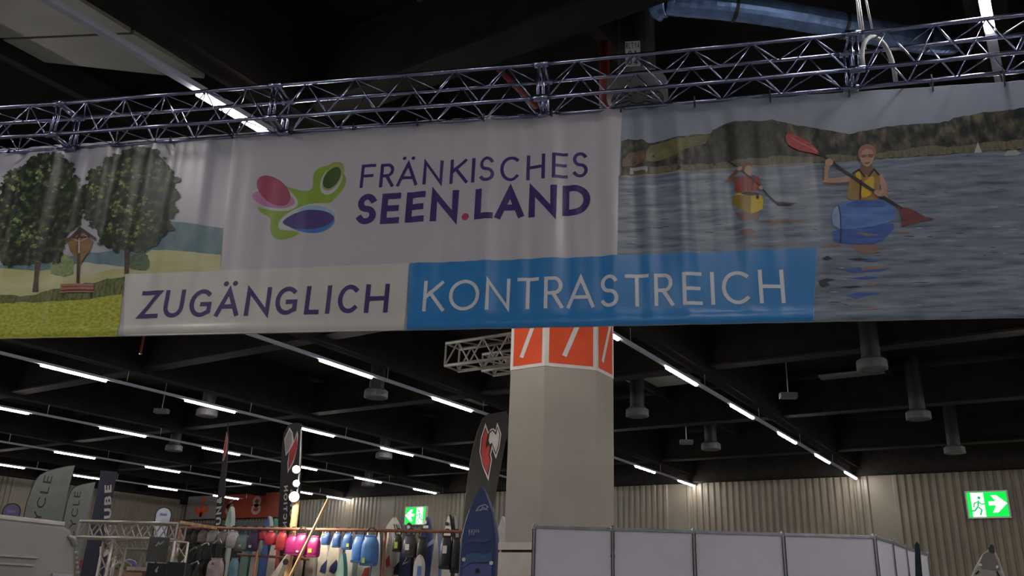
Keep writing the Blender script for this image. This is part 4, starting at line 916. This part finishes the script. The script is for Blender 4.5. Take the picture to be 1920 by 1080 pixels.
board(788, 1040, 18, .2, 'short white board with blue stripes below the matte black bag', bw, bw, nose=.08, stripes=[(broy, q5((915,990),(945,990),(945,1078),(905,1078)))])
board(844, 965, 24, -.6, 'white pointed board nose above the right rail end', bblk, bw, nose=.24, dots=[(841, 983, .03, bblk)])
board(853, 966, 18, -.85, 'black and white board right behind the white pointed nose', bw, bblk, nose=.24)
board(944, 968, 36, -.9, 'white and blue board half hidden behind the column', bw, mat('board_palegrey', (.40,.40,.42), .4), nose=.3, dots=[(936, 1028, .035, bblk), (937, 1043, .035, bblk)])
board(436, 950, 13, -.9, 'mint green and white slim board nose left of the number 8', bw, bmint, nose=.12)
board(507, 968, 13, -.8, 'royal blue and white slim board nose below the hall sign', bw, broy, nose=.1)
board(518, 972, 9, -1.0, 'slim green board nose beside the blue one', bteal, bteal, nose=.15)
for x, hul, dk, lab in [(468, bteal, bmint, 'green board below the purple bag'), (487, bmint, bw, 'white and mint board under the smallest red bag'), (504, bnavy, broy, 'royal blue board under the bright red bag'), (519, bred, bw, 'white board with red edge between the red bags'), (571, bblk, bcream, 'beige board under the middle pink bag'), (590, bw, mat('board_taupe', (.28,.25,.23), .5), 'taupe board under the right pink bag')]:
    board(x, 1004, 17, -.45, lab, hul, dk, nose=.2)
board(541, 1040, 20, .2, 'short tilted cream board with black dot in front of lower rail', bw, bcream, nose=.3, lean=-.5, dots=[(540, 1054, .05, bblk)])
# garments and vests hanging at the left
def vest(x0, x1, y0, y1, c, key, label, off=.1):
    (u0, v1), (u1, v0) = RP.uv(x0, y0), RP.uv(x1, y1); W, H = u1-u0, v1-v0; cu = (u0+u1)/2; pl = RP.shift(off); t = thing('life_vest', pl.p3(cu, v0), label, 'vest', 'vests and garments under the rail')
    for s in (-1, 1):
        P = [(cu+s*W*.02, v0), (cu+s*W*.48, v0+H*.03), (cu+s*W*.5, v0+H*.45), (cu+s*W*.36, v0+H*.62), (cu+s*W*.38, v0+H*.97), (cu+s*W*.18, v0+H), (cu+s*W*.14, v0+H*.72), (cu+s*W*.02, v0+H*.6)]
        if s < 0: P = P[::-1]
        MB().slab(pl, smooth_poly(P, 1), .14, .07).build('front_half', fmat(key, c), t, bevel=.02)
    MB().bar(pl.p3(cu-W*.45, v0+H*.3, .08), pl.p3(cu+W*.45, v0+H*.3, .08), .01, H*.05).build('belt', M_black, t)
    MB().box(pl.p3(cu, v0+H*.3, .085), (W*.14, .02, H*.07), pl.az).build('buckle', M_grille, t)
    MB().tube([pl.p3(cu-W*.25, v0+H*.97, 0), pl.p3(cu, v0+H*1.12, -.05), pl.p3(cu+W*.25, v0+H*.97, 0)], .015, 6).build('hanger', M_steel, t)
vest(376, 402, 1022, 1062, (.035, .04, .035), 'olivevest', 'dark olive vest hanging below the mauve bag')
vest(354, 378, 1032, 1090, (.025, .035, .06), 'navyvest', 'navy vest with pale stripe below the leftmost bags')
vest(398, 422, 1018, 1090, (.022, .02, .024), 'blackvest', 'black vest in front of the lower rail')
vest(368, 392, 1058, 1100, (.05, .048, .045), 'greyvest', 'dark grey vest at the bottom edge', .25)
bag(414, 438, 1046, 1090, 'rosegrey', (.42, .34, .36), 'large rose-grey bag below the dusty mauve bag', .34, (0, .7, .15, .1, (.2,.15,.16)), strap=False)
bag(438, 450, 1044, 1090, 'lightteal', (.16, .32, .40), 'light teal bag beside the rose-grey one', .1, None, strap=False)

# leaning wooden paddles and lamp pole
def pole(a, b, r, m, name, label, cat_, extra=None):
    t = thing(name, b, label, cat_); MB().tube([a, b], r, 8).build('shaft', m, t, smooth=True); return t
pl = RP.shift(.4); a = pl.p3(*pl.uv(617, 933)); b = pl.p3(*pl.uv(578, 1012)); a2 = b + (b-a)*.0; dz = (b-a)
foot = a + dz*((a.z-.05)/(a.z-b.z))
t = pole(a, foot, .024, M_wood, 'wooden_pole', 'slanted wooden pole leaning above the blue bags', 'pole')
pl = RP.shift(-.1); a = pl.p3(*pl.uv(556, 938)); b = pl.p3(*pl.uv(549, 993))
lm = thing('spotlight_pole', (b.x, b.y, 0), 'wooden pole with three glaring spotlights before the black flag', 'lamp')
MB().tube([(b.x, b.y, .02), a], .06, 8).build('pole', M_wood, lm, smooth=True)
tp = pl.p3(*pl.uv(565, 805)); MB().tube([a, pl.p3(*pl.uv(562, 880)), tp], .014, 6).build('upper_tube', M_steel, lm)
SPOT = emis('spot_glow', (1.0, .88, .62), 160.0)
for k, (x, y, rr_) in enumerate([(562, 882, .07), (562, 908, .06), (558, 933, .09)]):
    c = pl.p3(*pl.uv(x, y), .12); d = (CAM + Vector((0, 0, -.8)) - c).normalized()
    h = MB().tube([c - d*.22, c - d*.14, c - d*.02, c], [rr_*.5, rr_*.8, rr_, rr_*1.03], 14).build('lamp_head', M_black, lm); MB().tube([c + d*.004, c + d*.012], rr_*.92, 14).build('lens', SPOT, h)
    MB().tube([c - d*.15, pl.p3(*pl.uv(x, y))], .012, 6).build('bracket', M_steel, h)
for k, (x, y) in enumerate([(562, 882), (562, 908), (558, 933)]):  # added fill spots ahead of the lamp heads, brightening bags and boards
    ld = bpy.data.lights.new('board_fill', 'SPOT'); ld.energy = 95; ld.color = (1.0, .9, .74); ld.spot_size = math.radians(115); ld.spot_blend = .6; ld.shadow_soft_size = .08
    lo = bpy.data.objects.new('board_fill_light', ld); COL.objects.link(lo); lo.parent = lm; lo.matrix_parent_inverse = lm.matrix_basis.inverted()
    c = pl.p3(*pl.uv(x, y), .75); tgt = RP.p3(*RP.uv(640 + 60*k, 1060), -.2); lo.location = c; lo.rotation_euler = (tgt-c).to_track_quat('-Z', 'Y').to_euler()
a = RP.p3(*RP.uv(352, 981), .15); b = RP.p3(*RP.uv(412, 991), .15)
wb = thing('wooden_plank', a, 'light wooden plank lying on the left rail end', 'plank'); MB().bar(a, b, .16, .05).build('plank', M_wood, wb, bevel=.006)

# feather flags
M_flag = mat('flag_charcoal', (.026, .024, .025), .7, var=.12); M_flagw = mat('flag_white', (.62, .58, .57), .6); M_flagr = mat('flag_red', (.46, .05, .045), .6)
def feather(name, label, pl, outline, pole_pts, m, t=.006, base=True):
    f0 = pl.p3(pole_pts[-1][0], 0); th = thing(name, f0, label, 'flag', 'feather flags of the exhibitors')
    MB().slab(pl, outline, t).build('cloth', m, th)
    MB().tube([pl.p3(u, v, -.012) for u, v in pole_pts], .014, 6).build('pole', M_black, th, smooth=True)
    if base:
        q = pl.p3(pole_pts[-1][0], 0, -.012); MB().lathe((q.x, q.y, 0), [(.3, 0), (.3, .03), (.06, .06), (.03, .2)], 16).build('base', M_black, th)
    return th
pl = RP.shift(-1.2); q8 = lambda *p: [pl.uv(840+x/5.4, 760+y/5.4) for x, y in p]
out = q8((590,60),(480,80),(400,95),(350,140),(300,270),(250,450),(215,640),(190,850),(160,1100),(120,1500),(420,1500),(450,1080),(520,700),(580,380),(640,160))
th = feather('feather_flag', 'tall charcoal feather flag with red and white emblem left of column', pl, out, [out[0], out[1], out[2], out[3], out[4], out[5], out[6], out[7], out[8], (out[9][0], .02)], M_flag)
print_on('emblem_outline', pl, [q8((380,180),(412,275),(430,242),(460,232),(482,252),(500,172),(541,290),(522,430),(485,542),(450,440),(435,500),(447,545),(410,768),(350,620),(318,470),(334,330))], M_flagw, th, 1, lift=.004)
print_on('emblem_black', pl, [q8((380,222),(405,292),(425,262),(455,246),(482,275),(502,215),(530,292),(512,425),(485,505),(446,400),(424,500),(436,548),(406,720),(353,600),(328,470),(342,335))], M_black, th, 2, lift=.004)  # black outline printed between the emblem shapes
print_on('emblem_red', pl, [q8((380,245),(402,300),(384,400),(388,440),(416,398),(428,425),(414,510),(430,555),(402,690),(356,592),(337,470),(350,342))], M_flagr, th, 3, lift=.004)
print_on('emblem_white', pl, [q8((450,258),(474,284),(488,304),(504,235),(523,295),(507,420),(486,482),(446,378),(426,398),(414,360),(424,285))], M_flagw, th, 3, lift=.004)
pl2 = RP.shift(-1.6); r7 = lambda *p: [pl2.uv(380+x/4.908, 780+y/4.908) for x, y in p]
out = r7((905,70),(860,60),(790,80),(745,160),(725,330),(708,700),(690,1050),(680,1400),(860,1400),(880,1050),(895,600),(905,300))
th = feather('feather_flag', 'charcoal feather flag with mirrored slogan beside the spotlights', pl2, out, [out[0], out[11], out[10], out[9], (out[8][0], .02)], M_flag)
print_on('emblem_outline', pl2, [r7((800,105),(828,150),(840,230),(872,135),(880,175),(870,300),(838,430),(783,528),(780,440),(798,320),(765,368),(752,210))], M_flagw, th, 1, lift=.004)
print_on('emblem_white', pl2, [r7((800,125),(822,160),(825,235),(800,300),(768,345),(760,215))], mat('flag_grey', (.30,.29,.29), .6), th, 2, lift=.004)
print_on('emblem_red', pl2, [r7((868,165),(872,285),(838,400),(792,490),(790,440),(802,320),(838,255))], M_flagr, th, 2, lift=.004)
def flag_text(pl, txt, pa, pb, hpx, t, th, mirror=False, m=None):
    a, b = pl.uv(*pa), pl.uv(*pb); L = math.hypot(b[0]-a[0], b[1]-a[1]); A = ((b[0]-a[0])/L, (b[1]-a[1])/L)
    h = abs(pl.uv(pa[0]+hpx, pa[1])[0]-a[0]); ps, wt = text_polys(txt, 1, t, .25); Bv = (-A[1], A[0])
    if mirror: Bv = (-Bv[0], -Bv[1])
    s = L/wt; pos = 0
    for ch in txt:
        gs, gw = text_polys(ch, 1, t, .25)
        print_on('letter', pl, [[(a[0]+(x+pos)*s*A[0]+y*h*Bv[0], a[1]+(x+pos)*s*A[1]+y*h*Bv[1]) for x, y in q] for q in gs], m or M_flagw, th, 1, lift=.004)
        pos += gw + .25
flag_text(pl2, 'FUNCTION', (530, 1016), (533, 911), 7, .22, th, True); flag_text(pl2, 'FUN&', (543, 986), (545, 918), 6.5, .22, th, True)
pl3 = RP.shift(-1.15); r7 = lambda *p: [pl3.uv(380+x/4.908, 780+y/4.908) for x, y in p]
out = r7((228,60),(222,140),(200,240),(180,420),(155,600),(130,800),(108,1040),(90,1400),(150,1400),(170,1040),(192,800),(205,600),(222,400),(232,200))
th = feather('feather_flag', 'narrow charcoal feather flag seen almost edge-on over the mauve bags', pl3, out, [out[0], out[-1], out[-2], out[-3], out[-4], (out[8][0], .02)], M_flag)
print_on('emblem_red', pl3, [r7((222,150),(228,200),(222,300),(198,390),(186,410),(195,310),(205,260))], M_flagr, th, 2, lift=.004); print_on('emblem_outline', pl3, [r7((222,142),(231,205),(225,310),(198,400),(182,420),(192,310),(202,255))], M_flagw, th, 1, lift=.004)
flag_text(pl3, 'FUN&', (413.5, 1000), (416, 932), 9, .2, th)

# ------------------------------------------------------------------ bicycle stands on the far left
pl = facing(90, 950, 21.0, 6); c3 = lambda *p: [pl.uv(x/4.909, 860+y/4.909) for x, y in p]
M_fg = mat('flag_greygreen', (.20, .215, .20), .7, var=.06); M_txt = mat('flag_print_dark', (.025, .027, .027), .6)
out = c3((690,60),(600,75),(450,110),(370,150),(320,210),(290,290),(250,400),(205,600),(180,900),(500,900),(550,600),(590,450),(640,240))
th = feather('feather_flag', 'larger grey-green feather flag with dark lettering at far left', pl, out, out[:9] + [(out[8][0], .02)], M_fg)
flag_text(pl, 'CYCLE', (67, 1008), (99, 893), 16, .13, th, m=M_txt)
pl = facing(150, 970, 22.5, 6); c3 = lambda *p: [pl.uv(x/4.909, 860+y/4.909) for x, y in p]
out = c3((880,215),(800,228),(730,245),(680,270),(650,310),(620,400),(585,560),(560,760),(540,900),(740,900),(770,720),(810,500),(850,330))
th = feather('feather_flag', 'smaller grey-green feather flag behind the larger one', pl, out, out[:9] + [(out[8][0], .02)], M_fg)
flag_text(pl, 'CYCLE', (138, 1012), (152, 922), 12, .13, th, m=M_txt)
# dark blue tower banner
pl = facing(205, 960, 20.0, 4)
M_nv = mat('tower_navy', (.028, .033, .06), .6)
ul, vt_ = pl.uv(190, 882); ur_, _ = pl.uv(221, 882)
tw = thing('banner_tower', pl.p3((ul+ur_)/2, 0), 'tall dark blue banner tower with white upright lettering', 'banner')
MB().slab(pl, [(ul, .03), (ur_, .03), (ur_, vt_), (ul, vt_)], .06).build('panel', M_nv, tw); MB().box(pl.p3((ul+ur_)/2, .02, -.03), (.8, .5, .04), pl.az).build('foot', M_black, tw)
flag_text(pl, 'CUBE', (208, 1000), (209, 909), 13, .2, tw, m=M_flagw)
pl = facing(195, 1040, 18.0, 4); ul, vt_ = pl.uv(183, 1015); ur_, _ = pl.uv(206, 1015)
tw = thing('banner_stand', pl.p3((ul+ur_)/2, 0), 'dark violet-blue banner stand with white cube emblem behind the truss leg', 'banner')
MB().slab(pl, [(ul, .05), (ur_, .05), (ur_, vt_), (ul, vt_)], .03).build('panel', M_nv, tw); MB().box(pl.p3((ul+ur_)/2, .025, 0), (.6, .35, .05), pl.az).build('foot', M_black, tw)
c2 = lambda *p: [pl.uv(150+x/9, 960+y/9) for x, y in p]
print_on('emblem', pl, [c2((330,590),(410,550),(412,640),(380,660),(330,690)), c2((475,520),(540,490),(545,560),(480,590)), c2((390,670),(480,620),(482,710),(395,765))], M_flagw, tw, 1, lift=.004)
# booth truss frame
tfm = mat('booth_truss', (.46, .42, .38), .35, .7)
a, b = atd(158, 988, 17.0), atd(338, 1003, 16.0); a.z = b.z = (a.z+b.z)/2
box_truss('booth_truss', a, b, .28, .26, 'silver booth truss beam beneath the dark blue tower', .028, 12, tfm)
pa = atd(217, 1012, 16.6); box_truss('booth_truss', (pa.x, pa.y, .03), (pa.x, pa.y, a.z-.16), .26, .26, 'silver truss leg standing under the booth truss beam', .026, 9, tfm)
pa = atd(332, 1012, 16.0); box_truss('booth_truss', (pa.x, pa.y, .03), (pa.x, pa.y, a.z-.16), .26, .26, 'silver truss leg at the left end of the bag rail', .026, 9, tfm)
a2, b2 = atd(205, 1018, 19.5), atd(285, 1020, 19.0); a2.z = b2.z; box_truss('booth_truss', a2, b2, .25, .22, 'rear booth truss beam dimly seen behind the front one', .022, 8, M_dimtruss); box_truss('booth_truss', (b2.x, b2.y, .03), (b2.x, b2.y, b2.z-.13), .22, .22, 'dim rear truss leg behind the grey roll-up', .022, 8, M_dimtruss)
# grey roll-up and black screen
for (x0, x1, y0, y1, c, lab, em) in [(281, 311, 1006, 1055, (.075, .075, .075), 'grey roll-up banner with pale zigzag emblem', [(1270,570),(1330,490),(1350,530),(1420,480),(1400,530),(1345,560),(1320,540),(1290,590)]), (277, 309, 1055, 1120, (.012, .012, .013), 'black screen with small white emblem under the grey roll-up', [(1260,990),(1290,950),(1320,915),(1330,930),(1305,970),(1310,1000),(1285,1030)])]:
    pl = facing(295, 1040, 14.7 if y0 > 1050 else 15.2, 0); u0, v1 = pl.uv(x0, y0); u1, v0 = pl.uv(x1, y1); v0 = max(.05, v0 if y0 < 1050 else .3)
    t = thing('rollup_banner', pl.p3((u0+u1)/2, v0), lab, 'banner'); MB().slab(pl, [(u0, v0), (u1, v0), (u1, v1), (u0, v1)], .03).build('panel', mat('panel_%d' % x0, c, .5), t)
    print_on('emblem', pl, [[pl.uv(150+x/9, 960+y/9) for x, y in em]], mat('emblem_grey', (.35, .35, .34), .5), t, 1, lift=.004)
    MB().tube([pl.p3((u0+u1)/2, 0.0, -.05), pl.p3((u0+u1)/2, v1, -.05)], .015, 6).build('pole', M_black, t); MB().box(pl.p3((u0+u1)/2, .02, -.05), (.7, .4, .04), pl.az).build('foot', M_black, t)
pl = facing(330, 1065, 14.0, 0); u0, v1 = pl.uv(314, 1053); u1, _ = pl.uv(349, 1053)
t = thing('black_screen', pl.p3((u0+u1)/2, .8), 'dark display screen left of the vests at the bottom edge', 'screen'); MB().slab(pl, [(u0, .9), (u1, .9), (u1, v1), (u0, v1)], .06).build('panel', M_black, t, bevel=.01); MB().tube([pl.p3((u0+u1)/2, .02, -.05), pl.p3((u0+u1)/2, 1.0, -.05)], .03, 8).build('stand', M_steel, t); MB().lathe(pl.p3((u0+u1)/2, 0, -.05), [(.3, 0), (.3, .03), (.04, .05)], 16).build('foot', M_black, t)
# round-headed flags
for (x, y0, w_, d, col_, rim, lab, zd) in [(306, 950, 32, 24, (.55, .60, .72), M_black, 'white-blue round-topped flag with black rim above the booth truss', 1), (21, 943, 36, 19, (.12, .11, .22), M_black, 'violet round-topped flag at the left edge', 0)]:
    pl = facing(x, y0+20, d, 0); u0 = pl.uv(x-w_/2, y0+18)[0]; u1 = pl.uv(x+w_/2, y0+18)[0]; vt_ = pl.uv(x, y0)[1]; R_ = (u1-u0)/2; cu = (u0+u1)/2
    t = thing('round_flag', pl.p3(cu, 0), lab, 'flag', 'round-topped flags')
    o_ = [(cu+R_*math.cos(a_), vt_-R_+R_*math.sin(a_)) for a_ in np.linspace(math.pi, 0, 16)]
    MB().slab(pl, [(cu-R_*.45, .9)] + o_ + [(cu+R_*.3, .9)][::1], .012).build('rim', rim, t)
    o2 = [(cu+R_*.86*math.cos(a_), vt_-R_+R_*.86*math.sin(a_)) for a_ in np.linspace(math.pi, 0, 16)]
    MB().slab(pl, [(cu-R_*.34, .95)] + o2 + [(cu+R_*.2, .95)], .006, .006).build('cloth', mat('roundflag_%d' % x, col_, .6), t)
    MB().slab(pl, [(cu-R_*.42, vt_-R_*1.12), (cu+R_*.42, vt_-R_*1.12), (cu+R_*.42, vt_-R_*.82), (cu-R_*.42, vt_-R_*.82)], .004, .011).build('emblem', mat('flag_emblem', (.22, .18, .33), .6), t)
    MB().tube([pl.p3(cu-R_*.4, 0, -.02), pl.p3(cu-R_*.42, 1.2, -.02)], .015, 6).build('pole', M_black, t)
    MB().lathe(pl.p3(cu-R_*.4, 0, -.02), [(.3, 0), (.3, .03), (.05, .06)], 14).build('base', M_black, t)
# red little flag next to it and colourful stand goods
pl = facing(325, 978, 25.0, 0); u, v = pl.uv(324, 972); t = thing('red_pennant', pl.p3(u, 0), 'small dark red pennant beside the white-blue round flag', 'flag')
MB().slab(pl, [pl.uv(319, 984), pl.uv(328, 970), pl.uv(330, 984), pl.uv(324, 990)], .01).build('cloth', mat('pennant_red', (.22, .03, .03), .7), t); MB().tube([pl.p3(u, 0, -.02), pl.p3(u, v, -.02)], .012, 6).build('pole', M_black, t)
# display panels and goods low at left
def placard(x0, x1, y0, y1, d, c, key, label, letters=None):
    pl = facing((x0+x1)/2, (y0+y1)/2, d, 0); u0, v1 = pl.uv(x0, y0); u1, v0 = pl.uv(x1, y1); t = thing('display_board', pl.p3((u0+u1)/2, 0), label, 'display board')
    MB().slab(pl, [(u0, v0), (u1, v0), (u1, v1), (u0, v1)], .04).build('panel', mat('placard_'+key, c, .6), t)
    for s in (.15, .85): MB().tube([pl.p3(u0+(u1-u0)*s, 0, -.05), pl.p3(u0+(u1-u0)*s, v1, -.05)], .015, 6).build('leg', M_steel, t)
    if letters:
        for k in range(letters[0]):
            f = .12+.76*k/max(1, letters[0]-1); hh_ = (v1-v0)
            print_on('print_mark', pl, [[(u0+(u1-u0)*f-.05, v0+hh_*.3), (u0+(u1-u0)*f+.05, v0+hh_*.35), (u0+(u1-u0)*f+.045, v0+hh_*.75), (u0+(u1-u0)*f-.05, v0+hh_*.7)]], mat('placard_print_'+key, letters[1], .6), t, 1, lift=.004)
placard(153, 182, 1038, 1080, 22, (.20, .20, .19), 'grey', 'grey display board with red marks beside the pale box', (3, (.32, .05, .05)))
placard(238, 278, 1062, 1090, 18, (.48, .42, .36), 'beige', 'beige sign with dark marks under the booth truss', (5, (.16, .08, .06)))
placard(222, 262, 1072, 1100, 17.2, (.42, .26, .18), 'tan', 'tan display board at the bottom edge near the truss leg', (3, (.30, .08, .2)))
def helmet(x, y, d, r_, c, key, label):
    q = atd(x, y, d); t = thing('bike_helmet', q, label, 'helmet', 'helmets on the bicycle stand'); m = MB()
    m.lathe(q, [(r_, 0), (r_*.98, r_*.25), (r_*.8, r_*.6), (r_*.45, r_*.86), (r_*.05, r_*.95)], 14).build('shell', mat('helmet_'+key, c, .35), t, smooth=True)
    for k in (-1, 0, 1): MB().bar(q+Vector((k*r_*.4, -r_*.8, r_*.45)), q+Vector((k*r_*.35, r_*.3, r_*.92)), r_*.14, r_*.08).build('vent', M_black, t)
    MB().tube([(q.x, q.y, 0), q], .02, 6).build('stand', M_steel, t)
helmet(230, 1068, 18.4, .17, (.10, .10, .03), 'olive', 'olive helmet beside the truss leg'); helmet(240, 1064, 18.8, .17, (.14, .10, .30), 'violet', 'violet helmet above the beige sign')

# pale grey box body at the lower left
q1, q2 = atd(-260, 977, 7.6), atd(139, 985, 8.6); az = math.atan2(q2.y-q1.y, q2.x-q1.x); pl = Plane((q1.x, q1.y, 0), az)
u2, v2 = pl.uv(139, 987); ub2 = pl.uv(153, 1080)[0]; vt_ = v2
t = thing('pale_trailer', pl.p3(u2*.6, 0), 'large pale grey rounded box body with chrome corner trim at lower left', 'trailer')
M_tr = mat('trailer_grey', (.40, .375, .355), .35, var=.03)
prof = [(-.3, .35), (ub2+.1, .35), (ub2+.1, 1.0), (ub2, 1.5), (u2+.03, vt_-.10), (u2-.02, vt_-.03), (u2-.12, vt_), (-.3, vt_)]
MB().slab(pl, prof, 1.6).build('body', M_tr, t, bevel=.03)
MB().bar(pl.p3(-.3, vt_+.012, -.03), pl.p3(u2-.10, vt_+.012, -.03), .07, .035).build('roof_edge', mat('trailer_white', (.70, .66, .62), .3), t, bevel=.008)
crn = [pl.p3(u2-.05, vt_-.085, .012), pl.p3(u2+.0, vt_-.10, .014), pl.p3(u2+.035, vt_-.16, .012)]
MB().tube(crn, [.012, .028, .02], 8).build('corner_trim', M_steel, t, smooth=True)
for k in range(12):
    f = k/11; vv = (vt_-.14)*(1-f)+1.55*f; uu = u2+.035+(ub2-u2-.03)*f+.006; s_ = random.Random(k).uniform(.010, .019)
    MB().lathe(pl.p3(uu, vv, .012), [(.003, -s_), (s_, -s_*.4), (s_, s_*.4), (.003, s_)], 8).build('trim_bead', M_steel, t)
for y, xe in ((1046, 70), (1060, 61)):
    e = pl.uv(xe, y); MB().bar(pl.p3(-.3, e[1], .012), pl.p3(e[0], e[1], .012), .03, .018).build('side_moulding', M_steel, t, bevel=.004)
e = pl.uv(110, 1078); MB().bar(pl.p3(e[0]-.08, e[1], .012), pl.p3(e[0]+.12, e[1], .012), .03, .02).build('handle', M_steel, t)
for s in (.2, .75):
    q = pl.p3(u2*s, 0, -.8); MB().tube([q + pl.n*.7 + Vector((0,0,.36)), q - pl.n*.7 + Vector((0,0,.36))], .355, 20).build('wheel', M_black, t)
a, b = pl.p3(-.3, pl.uv(0, 974)[1], -.6), pl.p3(pl.uv(38, 974)[0], pl.uv(38, 973)[1], -.6)
MB().tube([a, b, b+Vector((0, 0, -.08))], .022, 8).build('roof_bar', mat('roofbar', (.6, .62, .6), .3, .5), t, smooth=True)
